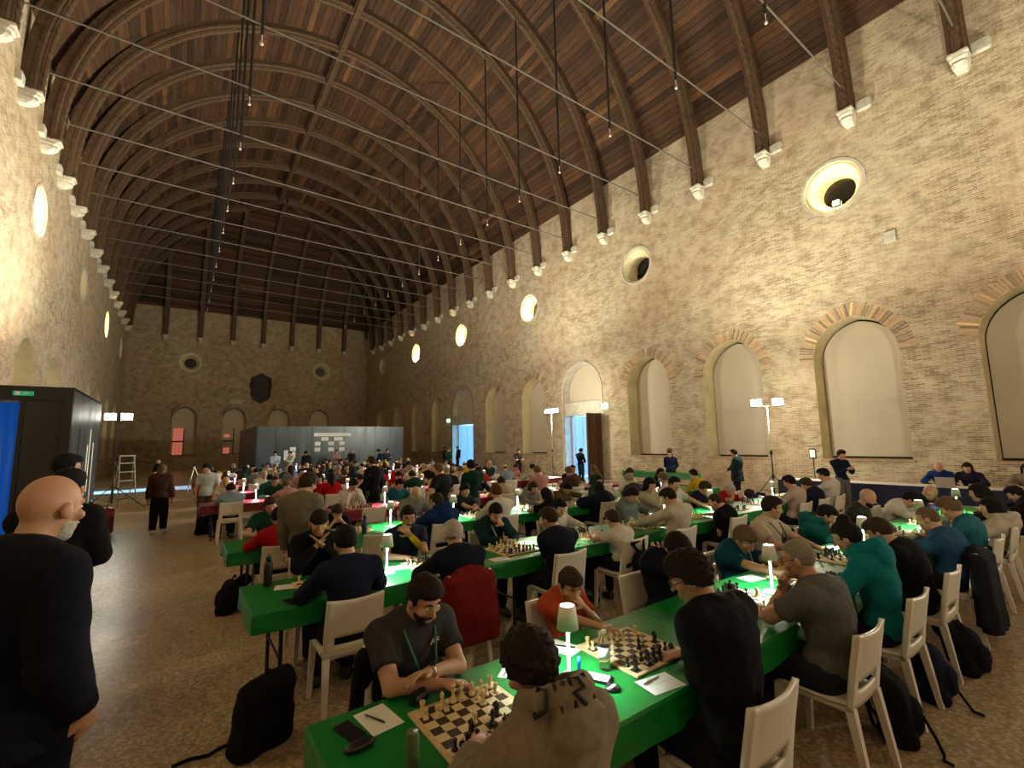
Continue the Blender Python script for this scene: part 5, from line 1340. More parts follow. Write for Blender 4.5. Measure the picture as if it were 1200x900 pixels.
# ================================================================== ROW 2
seated('beanie', 1, 'F', 'person in grey beanie and black suit', 'hands pressed together at the mouth', 1, ('pray', 'pray'), BLACK, 'beanie', 'dark', pitch=22, jacket=True, hyaw=-6)
bpy.context.view_layer.objects.active = None
o, P = seated('beard', 1, 'F', 'bearded person in navy tee', 'glasses, a yellow sleeve and a hand at the mouth', 1, ('rest', 'mouth'), (0.012, 0.018, 0.04), 'short', 'black', pitch=16, hyaw=-12, beard=True, glasses=True, sleeve='short')
f = P['_fr']; Wp = Vector(f['arms'][-1][2]); Eb = Vector(f['arms'][-1][1]); MB().tube([Eb+(Wp-Eb)*0.35, Eb+(Wp-Eb)*0.95], [0.042, 0.032], 12).build('yellow_arm_sleeve', M_CLOTH, o, True, color=(0.62, 0.50, 0.02))
o, P = seated('dkgreen', 1, 'F', 'person in dark green jacket', 'head propped on one raised hand', 2, ('mid', 'brow'), (0.006, 0.030, 0.028), 'short', 'black', pitch=36, hyaw=-14, girth=1.12, fing=True)
lanyard(o, P, (0.5, 0.5, 0.48), False)
seated('whiteboyhid', 1, 'F', 'person in white sweatshirt', 'half hidden behind a table lamp', 2, ('rest', 'rest'), WHITE, 'short', 'black', pitch=30)
seated('greyboy', 1, 'F', 'person in grey zip top', 'dark fringe, chin on the hands', 2, ('chin', 'rest'), (0.15, 0.17, 0.18), 'full', 'black', pitch=30, hyaw=-12)
seated('beigewoman_f', 1, 'F', 'person in beige cardigan', 'long dark hair, leaning on one hand', 2, ('rest', 'cheek'), BEIGE, 'long', 'black', pitch=26, fem=True, hip=11.3)
seated('whitet_f', 1, 'F', 'person in white tee', 'arm raised to the head', 2, ('ear', 'rest'), WHITE, 'short', 'black', pitch=22, sleeve='short', hip=11.9, chair_on=False)
seated('navytee_f', 1, 'F', 'person in navy polo', 'brown hair, both forearms on the table', 2, ('rest', 'rest'), NAVY, 'full', 'brown', pitch=30, sleeve='short')
seated('redpolo', 1, 'F', 'white-haired person in red polo', 'forehead sunk in one hand', 2, ('brow', 'rest'), RED, 'buzz', 'white', pitch=34, sleeve='short', fing=True)
seated('boydark_f', 1, 'F', 'child in dark blue jumper', 'brown fringe, chin low at the table', 2, ('rest', 'rest'), NAVY, 'full', 'brown', pitch=18, s=0.75, dy=0.05)
seated('navyback', 1, 'N', 'person in dark navy shirt', 'black hair, seated at the end of the second row', 1, ('rest', 'rest'), NAVY, 'full', 'black', pitch=24, hyaw=6, girth=1.08)
seated('whitehair', 1, 'N', 'white-haired person in navy blazer', 'with the red jacket on the chair', 1, ('rest', 'rest'), (0.008, 0.010, 0.024), 'short', 'white', pitch=24, jacket=True, girth=1.14)
seated('navytee', 1, 'N', 'person in navy blue tee', 'brown hair, hand at the mouth, arm on the table', 2, ('rest', 'chin'), (0.008, 0.011, 0.030), 'short', 'brown', pitch=24, hyaw=18, sleeve='short', girth=1.15)
seated('whitetee_n', 1, 'N', 'child in white tee', 'brown hair, black bag hung on the chair', 2, ('rest', 'rest'), WHITE, 'short', 'brown', pitch=22, s=0.82, sleeve='short')
seated('beigeshirt', 1, 'N', 'person in ivory shirt', 'dark hair, bent sideways over the table', 2, ('rest', 'far'), (0.50, 0.46, 0.39), 'short', 'dark', pitch=36, hyaw=14, girth=1.1)
seated('blacktee_n', 1, 'N', 'person in black tee with faded cropped hair', 'elbow out on the table', 2, ('rest', 'chin'), BLACK, 'buzz', 'brown', pitch=28, hyaw=20, sleeve='short', hip=11.15)
seated('creamback', 1, 'N', 'person in pale pink shirt', 'dark hair, near the tripod floodlight', 2, ('rest', 'rest'), (0.48, 0.38, 0.33), 'short', 'black', pitch=26, hip=13.4)
seated('navyback2', 1, 'N', 'person in navy hooded coat', 'fair fringe, bowed under the lamp', 2, ('rest', 'chin'), NAVY, 'full', 'brown', pitch=32, thick=0.03)
seated('whiteback', 1, 'N', 'person in white round-neck tee', 'black hair, arm bent to the chin', 2, ('chin', 'rest'), WHITE, 'short', 'black', pitch=24, sleeve='short', hip=14.9)

# ================================================================== ROW 3
seated('green3', 2, 'F', 'person in bottle green tee', 'cheek pressed on one hand at the row end', 2, ('rest', 'cheek'), DGREEN, 'short', 'brown', pitch=24, sleeve='short', fing=True, tilt=8)
seated('red3', 2, 'N', 'person in red tee', 'black hair, elbows on the green row end', 2, ('rest', 'rest'), RED, 'full', 'black', pitch=30)
seated('boy3', 2, 'F', 'child in black printed tee', 'both hands shading the eyes', 2, ('brow', 'brow'), BLACK, 'full', 'brown', pitch=40, s=0.82, sleeve='short', fing=True)
seated('old3', 2, 'F', 'grey-bearded person in grey shirt over white tee', 'looking down at the board', 2, ('rest', 'rest'), (0.20, 0.20, 0.21), 'bald', 'white', pitch=30, beard=True, beardc=H['white'])
seated('bluejkt', 2, 'N', 'person in royal blue jacket', 'brown hair, turned to the neighbour', 2, ('rest', 'rest'), ROYAL, 'short', 'brown', pitch=18, hyaw=30, hood=True, thick=0.028, girth=1.1)
seated('glboy', 2, 'F', 'child in dark blue tee with round glasses', 'forearms folded on the table', 2, ('fold', 'mid'), (0.010, 0.015, 0.03), 'full', 'black', pitch=18, s=0.9, sleeve='short', glasses=True)
seated('whiteboy3', 2, 'N', 'person in white long-sleeved top', 'auburn hair, arm across the table', 2, ('far', 'rest'), WHITE, 'full', 'red', pitch=26)
seated('plaid', 2, 'F', 'person in grey hooded coat', 'long brown hair, beside a lit lamp', 2, ('rest', 'chin'), (0.20, 0.19, 0.20), 'long', 'brown', pitch=26, fem=True, hood=True)
seated('blackhair3', 2, 'N', 'person in black dress', 'very long black hair, bare arm on the table', 2, ('rest', 'rest'), BLACK, 'long', 'black', pitch=28, fem=True, sleeve='short')
seated('bigdark', 2, 'N', 'person in dark indigo coat', 'long dark hair, slumped on a white chair', 2, ('rest', 'rest'), (0.008, 0.009, 0.028), 'long', 'black', pitch=16, hyaw=-30, thick=0.05, girth=1.15)
seated('camo', 2, 'F', 'person in olive patterned shirt', 'dark cap of hair, bowed', 2, ('rest', 'rest'), (0.10, 0.085, 0.035), 'full', 'black', pitch=40)

# ================================================================== STANDING PEOPLE
standing('sweater', -35, 'person in grey-brown jumper', 'wavy brown hair, standing between the green rows', 1, 'down', (0.16, 0.14, 0.10), 'full', 'brown', pants=(0.01, 0.01, 0.012), pitch=24, hyaw=-20, thick=0.018)
standing('bald_l', -50, 'balding person in dark navy suit', 'grey beard, standing close by in the aisle', 1, 'pocket', (0.006, 0.007, 0.014), 'none', 'bare', pants=(0.005, 0.006, 0.012), beard=True, beardc=H['white'], jacket=True, girth=1.18, coat=0.16, thick=0.026, pitch=10, hyaw=6)
standing('glasses_l', -20, 'person in black coat with red-framed glasses', 'behind the balding person in the aisle', 2, ('front', 'front'), BLACK, 'short', 'black', coat=0.2, thick=0.03, glasses=True)
standing('left3', -60, 'person in petrol blue jumper', 'short black hair, by the dark vestibule', 2, 'front', (0.012, 0.03, 0.05), 'short', 'black')
standing('woman_st', 180+178, 'person in maroon-brown jumper', 'long fair hair, walking away across the open floor', 2, 'down', BROWN, 'long', 'light', pants=BLACK, wide=1.35, stride=0.05, shoes=(0.55, 0.52, 0.5), fem=True, thick=0.03, coat=0.06)
standing('whitetee_st', 170, 'person in loose white tee with blue lanyard', 'afro hair, standing by the red tables', 2, 'pocket', (0.52, 0.58, 0.64), 'curly', 'black', pants=(0.12, 0.09, 0.05), sleeve='short', hyaw=-30, coat=0.05)
standing('tableman', 150, 'person in navy top with pale sleeves', 'bent over by the far left floor', 2, 'front', NAVY, 'short', 'brown', pants=(0.05, 0.09, 0.2))
standing('blacksuit', 20, 'person in long black suit', 'standing among the red tables', 2, 'down', BLACK, 'short', 'brown', pants=(0.10, 0.12, 0.10), coat=0.25)
standing('navyback_st', 25, 'broad person in navy polo', 'fair hair, back turned, standing before the red row', 2, 'hip', (0.010, 0.012, 0.020), 'short', 'light', sleeve='short', girth=1.2)
standing('greenback_st', -5, 'person in forest green jacket', 'black hair, back turned, standing before the red row', 2, 'front', (0.006, 0.030, 0.022), 'full', 'black', pants=(0.10, 0.13, 0.14))
standing('doorman', -85, 'person in black staff jumper', 'looking out of the open blue door', 2, 'front', BLACK, 'short', 'black', pants=(0.01, 0.05, 0.09), at=(19.63, 15.74, 1.50))
standing('hatman', 115, 'person in brown hat and dark blue sweatshirt', 'standing against the brick wall', 2, 'back', (0.012, 0.018, 0.06), 'short', 'dark', at=(19.3, 10.65, 1.42), girth=1.1)
standing('wallman1', 10, 'person in dark teal coat', 'dark cap, back half turned by the brick wall', 2, 'front', (0.015, 0.03, 0.035), 'short', 'black', at=(18.6, 7.75, 1.50), coat=0.25, girth=1.15)
standing('wallman2', 150, 'person in navy jumper holding a phone', 'dark hair, standing at the organisers table', 2, 'phone', (0.010, 0.015, 0.035), 'full', 'black', at=(18.25, 4.80, 1.50), pants=(0.12, 0.13, 0.13))
standing('capman', 160, 'person in brown-black jacket', 'dark hair, facing the hall beside the tripod floodlight', 2, 'cross', (0.03, 0.02, 0.018), 'short', 'black', at=(18.6, 19.2, 1.48))
# the brown hat
hat = empty('hat', (19.3-0.02, 10.65-0.02, 1.52)); tag(hat, 'brown brimmed hat worn by the person against the brick wall', 'hat')
MB().lathe([(0.16, 0.0), (0.165, 0.006), (0.10, 0.012), (0.095, 0.08), (0.07, 0.11), (0.01, 0.105)], 18).build('crown', flat('brown_felt', (0.10, 0.05, 0.02), 0.9), hat, True)
MB().lathe([(0.098, 0.012), (0.099, 0.030)], 18).build('hat_band', M_BLACKPLASTIC, hat, True)
# ================================================================== CROWD at the farther rows
PROTO = []
for i, (pose, hair, pitch, hy_, extra) in enumerate((('rest', 'short', 28, 0, {}), (('chin', 'rest'), 'full', 26, 8, {}), (('rest', 'cheek'), 'long', 24, -8, dict(fem=True)), (('fold', 'mid'), 'short', 34, 4, {}), ('pray', 'short', 22, -5, {}), (('brow', 'rest'), 'full', 36, 6, {}), ('rest', 'buzz', 20, 20, {}), ('lap', 'long', 14, -22, dict(fem=True)), ('cheek', 'curly', 30, 0, {}), (('mid', 'chin'), 'ring', 28, -6, {}))):
    P = dict(head=(0.01*(i % 3-1), 0.08+0.03*(i % 4), 1.10+0.03*(i % 5)), pitch=pitch, hyaw=hy_, lod=3, arms=arm(pose, 0.17), ey=0.17, hair=hair, sleeve='short' if i % 2 else 'long', **extra)
    PROTO.append((build_person(P), hair))
CROWD_COL = [('white', WHITE), ('black', BLACK), ('navy', NAVY), ('white', WHITE), ('grey', (0.15, 0.16, 0.17)), ('black', BLACK), ('beige', BEIGE), ('teal', TEAL), ('navy', NAVY), ('light blue', (0.22, 0.32, 0.42)), ('red', RED), ('dark green', DGREEN), ('cream', CREAM), ('brown', (0.06, 0.035, 0.02)), ('yellow', (0.55, 0.38, 0.03)), ('pink', (0.45, 0.22, 0.22)), ('charcoal', CHAR)]
HC = ['black', 'dark', 'dark', 'brown', 'brown', 'light', 'grey', 'black']
HN = {'black': 'black', 'dark': 'dark', 'brown': 'brown', 'light': 'fair', 'grey': 'grey', 'white': 'white'}
HS = {'short': 'short', 'full': 'thick', 'long': 'long', 'buzz': 'cropped', 'curly': 'curly', 'ring': 'thinning'}
rng = random.Random(5)
def crowd_person(x, y, side, ri):
    me, hs = PROTO[rng.randrange(len(PROTO))]; cn, col = CROWD_COL[rng.randrange(len(CROWD_COL))]; hc = HC[rng.randrange(len(HC))]
    sd = 'facing the entrance' if side == 'F' else 'facing away'
    P = dict(x=x, y=y, rz=(180 if side == 'F' else 0)+rng.uniform(-12, 12), shirt=col, hairc=HAIRC[hc], hair=hs, label='person in %s top, %s %s hair, seated at the %s row %s' % (cn, HS[hs], HN[hc], ORD[ri], sd), group='players at the %s row' % ORD[ri], skin=tuple(c*rng.uniform(0.75, 1.1) for c in SKIN))
    o = emit_person(P, me); k = rng.uniform(0.93, 1.05); o.scale = (k, k, k)
    chair(x, y+(0.03 if side == 'N' else -0.03), 0 if side == 'N' else 180, 'white chair at the %s row under the person in %s top, %s %s hair' % (ORD[ri], cn, HS[hs], HN[hc]), 'chairs at the %s row' % ORD[ri])
def seats(edges):
    return [edges[0]+0.55+1.04*i for i in range(int((edges[1]-edges[0]-0.3)/1.04))]
CROWD_ROWS = {3: (6.85, 15.1), 4: (4.86, 15.15), 5: (4.86, 15.15), 6: (4.86, 15.15), 7: (4.86, 15.15), 8: (6.0, 14.4), 9: (6.0, 14.4)}
for ri, ed in CROWD_ROWS.items():
    a, b = ROWS[ri]
    for x in seats(ed):
        for side in 'NF':
            if ri == 3 and side == 'N' and x < 10.2:
                if x < 8.1: chair(x, a-0.2, 0, 'empty white plastic chair pushed up to the fourth row', 'empty chairs at the fourth row')
                continue
            if rng.random() < (0.90 if ri < 8 else 0.6): crowd_person(x+rng.uniform(-.06, .06), a-0.16 if side == 'N' else b+0.18, side, ri)
            elif ri < 8: chair(x, a-0.2 if side == 'N' else b+0.2, 0 if side == 'N' else 180, 'empty white plastic chair pushed up to the %s row' % ORD[ri], 'empty chairs at the %s row' % ORD[ri])
# far ends of the green rows
for ri, xs in ((2, (12.1, 13.2, 14.3)),):
    for x in xs:
        for side in 'NF': crowd_person(x, ROWS[ri][0]-0.16 if side == 'N' else ROWS[ri][1]+0.18, side, ri)
chair(6.62, ROWS[2][0]-0.22, 0, 'empty white plastic chair at the third row beside the red tee')
chair(6.35, ROWS[1][0]-0.0-1.9+0.0, 0, 'x') if False else None
# a few people standing in the farther hall
SP = []
for i, (pose, hair) in enumerate((('down', 'short'), ('front', 'full'), ('cross', 'long'), ('phone', 'short'))):
    P = dict(head=(0, 0.05, 1.58), stand=True, s=1.0, pitch=14, lod=3, arms=arm_stand(pose), hair=hair, coat=0.05); SP.append((build_person(P), hair))
for x, y, rz, i, col, hc, lab in ((8.6, 27.4, 170, 1, (0.45, 0.55, 0.68), 'black', 'person in pale blue shirt standing before the dark booth'), (9.3, 27.2, 120, 3, WHITE, 'black', 'person in white shirt bending beside the dark booth'), (10.0, 26.8, 10, 0, BLACK, 'black', 'person in black coat with the back to the hall by the papers'),
        (12.0, 28.4, 180, 3, (0.30, 0.20, 0.18), 'dark', 'person raising a hand before the notice papers'), (12.9, 28.4, 190, 0, NAVY, 'grey', 'grey-haired person in navy suit before the booth'), (13.7, 25.9, 60, 1, NAVY, 'black', 'person in navy jumper standing at the right of the booth'), (14.1, 25.8, 200, 3, (0.012, 0.03, 0.05), 'dark', 'person in slate jumper talking at the right of the booth'),
        (17.4, 24.6, 200, 1, (0.006, 0.05, 0.04), 'light', 'person in emerald jacket standing past the booth corner'), (19.8, 29.6, 20, 0, BLACK, 'black', 'person in black standing at the farther blue door'), (21.4, 30.6, 90, 0, (0.02, 0.02, 0.03), 'dark', 'person silhouetted inside the farther blue doorway')):
    me, hs = SP[i]; P = dict(x=x, y=y, rz=rz, shirt=col, hairc=HAIRC[hc], hair=hs, label=lab); emit_person(P, me)

# ================================================================== ON THE TABLES
def R1(*a): return dict(a)
B1 = {}
def put(c, r, k, col): B1[(7-c, r)] = (k, col)
for c, r, k in ((0, 0, 'rook'), (2, 0, 'bishop'), (3, 0, 'king'), (4, 0, 'queen'), (5, 0, 'bishop'), (7, 0, 'rook'), (0, 1, 'pawn'), (1, 1, 'pawn'), (2, 1, 'pawn'), (5, 1, 'pawn'), (6, 1, 'pawn'), (7, 1, 'pawn'), (5, 2, 'knight'), (6, 0, 'knight'), (3, 4, 'pawn')): put(c, r, k, 'w')
for c, r, k in ((0, 7, 'rook'), (0, 6, 'pawn'), (1, 6, 'pawn'), (2, 5, 'knight'), (2, 6, 'pawn'), (4, 7, 'king'), (4, 5, 'bishop'), (5, 6, 'pawn'), (5, 7, 'rook'), (3, 7, 'queen'), (6, 6, 'pawn'), (5, 4, 'knight'), (7, 6, 'pawn')): put(c, r, k, 'b')
prng = random.Random(3)
BX1 = [5.587, 6.68, 8.00, 8.98, 9.93, 10.95, 11.95, 12.95]
chess_set(5.587, 1.926, PI, B1, 'first along the first row', True, True)
for i, x in enumerate(BX1[1:]): chess_set(x, 1.96 if i == 0 else 1.945, 0 if i % 2 else PI, random_position(prng, 5+prng.randrange(4)), '%s along the first row' % ORD[i+1], True, i == 0)
for i, x in enumerate((5.56, 6.60, 7.62, 8.85, 9.95, 11.0, 12.3, 13.3, 14.4)): chess_set(x, 4.50, PI if i % 2 == 0 else 0, random_position(prng, 5+prng.randrange(6)), '%s along the second row' % ORD[i], i < 4)
for ri in range(2, 8):
    ed = CROWD_ROWS.get(ri, (4.96, 15.4))
    for i, x in enumerate(seats(ed)):
        chess_set(x, (ROWS[ri][0]+ROWS[ri][1])/2+0.01, 0 if i % 2 else PI, random_position(prng, 4+prng.randrange(9)), '%s along the %s row' % (ORD[i], ORD[ri]), False)
for c, m in (('w', M_PW), ('b', M_PB)): tag(farpieces[c].build('chess_pieces', m), '%s chess pieces standing on the boards of the farther rows' % ('pale' if c == 'w' else 'black'), 'chess pieces', kind='stuff')
# lamps
for i, x in enumerate((6.16, 8.37, 10.42, 12.45, 14.4)): table_lamp(x, 1.94, 'white cordless table lamp, %s along the first row' % ORD[i])
for i, x in enumerate((6.12, 8.22, 10.45, 11.7, 13.85)): table_lamp(x, 4.47, 'white cordless table lamp, %s along the second row' % ORD[i])
for i, x in enumerate((7.10, 8.18, 9.50, 11.6, 13.7)): table_lamp(x, 6.93, 'white cordless table lamp, %s along the third row' % ORD[i])
for ri in range(3, 10):
    ed = CROWD_ROWS[ri]; n = int((ed[1]-ed[0])/2.08)
    for i in range(n): table_lamp(ed[0]+1.07+2.08*i, (ROWS[ri][0]+ROWS[ri][1])/2, 'white cordless table lamp, %s along the %s row' % (ORD[i], ORD[ri]))
# first table
sheet(5.235, 2.215, 0.12, 'white score sheet beside the phone on the first table', lines=True); pen(5.22, 2.22, 2.0, 'black pen lying on the score sheet beside the phone')
phone(5.10, 2.20, 0.25, 'black smartphone at the corner of the first green table')
gc = empty('glasses_case', (5.10, 2.06, 0.753), 0.1); tag(gc, 'dark oval spectacle case beside the smartphone', 'case')
MB().lathe([(0.01, 0.001), (0.035, 0.002), (0.042, 0.014), (0.036, 0.026), (0.005, 0.030)], 16).build('shell', M_BLACKPLASTIC, gc, True).scale = (1.6, 0.8, 1); MB().tube([(-0.066, 0, 0.014), (0.066, 0, 0.014)], 0.003, 6).build('hinge', M_CHROME, gc)
can = empty('drink_can', (5.225, 1.815, 0.753)); tag(can, 'dark green slim drink can on the first table', 'can')
MB().lathe([(0.022, 0), (0.0265, 0.006), (0.0265, 0.118), (0.0225, 0.132), (0.0235, 0.134)], 18).build('can_body', flat('green_grey_can', (0.10, 0.13, 0.07), 0.35, 0.0), can, True)
MB().lathe([(0.0225, 0.1335), (0.020, 0.1325), (0.019, 0.1305), (0.002, 0.1305)], 18).build('lid', M_CHROME, can, True)
MB().box(-0.007, 0.007, -0.012, 0.006, 0.1312, 0.1325).build('ring_pull', M_CHROME, can)
card = empty('name_card', (5.93, 2.20, 0.753), 0.7); tag(card, 'small white card lying past the first chessboard', 'card')
MB().box(-0.05, 0.05, -0.03, 0.03, 0, 0.0015).build('face', M_PAPER, card); MB().box(-0.035, 0.035, -0.004, 0.004, 0.0016, 0.0019).build('printed_line', M_LINE, card)
ck = empty('captured_piece_box', (5.44, 2.235, 0.753), 0.4); tag(ck, 'small dark chess clock between the folded arms and the board', 'clock')
def clock(r):
    MB().box(-0.075, 0.075, -0.035, 0.035, 0, 0.028, 0.006).build('base', M_BLACKPLASTIC, r); MB().box(-0.072, 0.072, -0.03, 0.025, 0.028, 0.060, 0.012).build('body', M_BLACKPLASTIC, r)
    MB().box(-0.055, 0.055, -0.0335, -0.030, 0.030, 0.053).build('display', flat('lcd_grey', (0.10, 0.12, 0.09), 0.3), r); MB().box(-0.06, -0.01, -0.015, 0.012, 0.060, 0.066, 0.002).build('button', M_BLACKMETAL, r); MB().box(0.01, 0.06, -0.015, 0.012, 0.060, 0.068, 0.002).build('button', M_BLACKMETAL, r)
ck.name = 'chess_clock'; ck.scale = (0.7, 0.7, 0.8); clock(ck)
c2 = empty('chess_clock', (8.36, 1.80, 0.753), 0.25); tag(c2, 'black digital chess clock by the grey tee and the teal flask', 'clock'); clock(c2); c2.scale = (1.3, 1.2, 1.3)
sheet(6.385, 2.24, 0.25, 'white score sheet before the person in orange tee', lines=True); pen(6.40, 2.235, 2.2, 'black pen on the score sheet before the orange tee')
sheet(6.50, 1.625, 1.42, 'white score sheet under the arm of the black jacket', lines=True); pen(6.48, 1.665, 0.05, 'grey pen on the sheet by the black jacket', (0.3, 0.3, 0.32))
ph = empty('smartphone', (6.275, 1.86, 0.753), 0.5); tag(ph, 'smartphone with a bright pink and white screen at the lamp foot', 'phone')
MB().box(-0.045, 0.045, -0.085, 0.085, 0, 0.012, 0.004).build('case', M_BLACKPLASTIC, ph); MB().box(-0.032, 0.032, -0.07, 0.07, 0.012, 0.0128).build('screen', flat('lit_phone_screen', (0.8, 0.7, 0.7), 0.4, emit=(1, 0.82, 0.8), estr=0.35), ph)
oc = empty('pocket_clock', (6.265, 1.735, 0.753), 0.2); tag(oc, 'round black gadget with pale figures beside the lit phone', 'clock'); MB().lathe([(0.036, 0), (0.040, 0.004), (0.036, 0.014), (0.004, 0.016)], 20).build('shell', M_BLACKPLASTIC, oc, True)
MB().box(-0.022, 0.022, -0.008, 0.008, 0.0155, 0.0168).build('display', M_PAPER, oc)
mk = empty('marker_pen', (6.255, 1.965, 0.753)); tag(mk, 'blue marker standing upright behind the lit phone', 'pen'); MB().lathe([(0.010, 0), (0.010, 0.06), (0.008, 0.062)], 12).build('barrel', M_PAINT, mk, True, color=(0.02, 0.10, 0.6)); MB().lathe([(0.011, 0.035), (0.011, 0.075), (0.006, 0.078)], 12).build('cap', M_PAINT, mk, True, color=(0.03, 0.15, 0.75))
bottle(6.385, 1.90, 'clear water bottle beside the second chessboard'); bottle(8.10, 2.27, 'clear water bottle before the petrol blue tee'); bottle(8.40, 4.22, 'clear water bottle by the child in white tee')
bottle(7.55, 1.82, 'dark teal flask beside the black jacket', 'teal'); bottle(5.14, 4.80, 'black flask at the end of the second row', 'black'); bottle(6.60, 6.62, 'dark blue flask on the third row', 'blue')
bottle(10.15, 1.80, 'clear water bottle near the black sweater'); bottle(5.2, 12.2, 'clear water bottle at the left end of the fifth row'); bottle(5.5, 12.5, 'clear water bottle past the left end of the fifth row')
phone(5.22, 4.20, 0.3, 'black smartphone at the end of the second row'); sheet(5.28, 4.66, 1.3, 'white score sheet beside the black flask', lines=True)
k = 0
for (x, y, rz, who) in ((5.92, 4.22, 1.2, 'the dark navy shirt'), (6.28, 4.62, 1.45, 'the bearded player in navy tee'), (7.98, 4.70, 1.4, 'the dark green jacket'), (7.28, 4.24, 1.5, 'the navy blazer'), (8.28, 1.66, 1.5, 'the grey tee'), (8.62, 2.24, 1.4, 'the petrol blue tee'), (9.42, 1.65, 1.5, 'the turquoise hoodie'), (10.45, 2.24, 1.4, 'the cream tee'), (11.40, 1.66, 1.5, 'the denim shirt'), (11.45, 2.22, 1.5, 'the teal hoodie'), (5.95, 7.20, 1.4, 'the bottle green tee'), (9.25, 4.22, 1.5, 'the child in white tee'), (10.45, 4.75, 1.3, 'the grey zip top'), (13.45, 2.2, 1.4, 'the pale shirt')):
    sheet(x, y, rz, 'white score sheet in front of %s' % who)
cup = empty('paper_cup', (13.35, 1.98, 0.753)); tag(cup, 'white paper cup beside the bowed pale shirt', 'cup'); MB().lathe([(0.028, 0), (0.040, 0.095), (0.041, 0.097), (0.038, 0.096), (0.027, 0.004)], 16).build('cup_body', M_PAPER, cup, True); MB().lathe([(0.0375, 0.085), (0.001, 0.086)], 16).build('coffee', flat('coffee', (0.03, 0.012, 0.006), 0.2), cup)
sc = empty('smartwatch_phone', (0, 0, 0)); bpy.data.objects.remove(sc)

# ---- bags and jackets
backpack(4.98, 3.72, 20, 'black roll-top backpack on the floor at the end of the second row', 1.08, 0.12, [(-0.05, 0.12, 0.04), (-0.15, 0.19, 0.013), (-0.22, 0.18, 0.012), (-0.30, 0.24, 0.012), (-0.38, 0.25, 0.012)])
backpack(5.02, 6.85, 60, 'black backpack slumped at the end of the third row', 0.92, 0.3)
backpack(4.98, 13.1, 0, 'black rucksack under the left end of the fifth row', 0.9)
backpack(8.42, 1.22, 200, 'dark backpack with a buckled strap behind the grey tee', 0.95, 0.15, [(0.05, 0.13, 0.22), (0.08, 0.19, 0.10), (0.12, 0.22, 0.02), (0.17, 0.21, 0.012), (0.20, 0.25, 0.012)])
backpack(9.22, 1.20, 190, 'dark navy backpack behind the turquoise hoodie', 0.92, 0.25, [(0.0, 0.13, 0.12), (0.03, 0.19, 0.03), (0.09, 0.22, 0.012), (0.12, 0.28, 0.012)], NAVY)
backpack(9.95, 1.12, 170, 'dark backpack lying behind the black sweater', 0.85, 0.3, None, (0.010, 0.011, 0.02))
draped_jacket(6.59, ROWS[1][0]-0.15+0.03, 0, 'red jacket draped over the chair of the white-haired person', (0.16, 0.012, 0.010), 0.02)
draped_jacket(10.87, ROWS[0][0]-0.15+0.03, 0, 'dark quilted jacket hung on the chair of the denim shirt', (0.012, 0.013, 0.022), 0.16)
draped_jacket(5.56, ROWS[0][1]+0.17-0.03, 180, 'black coat hung on the chair of the charcoal tee', BLACK, 0.05)
bg = MB()
F = Field(); F.ell((0, -0.33, 0.55), (0.13, 0.07, 0.17), None, 0.03); F.cone((-0.10, -0.30, 0.80), (0.06, -0.33, 0.62), 0.018, 0.018, 0.02); F.cone((0.12, -0.28, 0.82), (0.08, -0.33, 0.62), 0.018, 0.018, 0.02); F.cone((-0.10, -0.30, 0.80), (0.12, -0.28, 0.82), 0.018, 0.018, 0.02)
sb = link('shoulder_bag', np_mesh('shoulder_bag', *F.mesh(0.014), M_CLOTH), color=BLACK, loc=(8.84, ROWS[1][0]-0.12, 0)); tag(sb, 'black shoulder bag hung on the chair of the child in white tee', 'bag')
MB().box(-0.09, 0.09, -0.405, -0.398, 0.50, 0.60, 0.003).build('front_pocket', M_CLOTH, sb, color=(0.012, 0.012, 0.014))

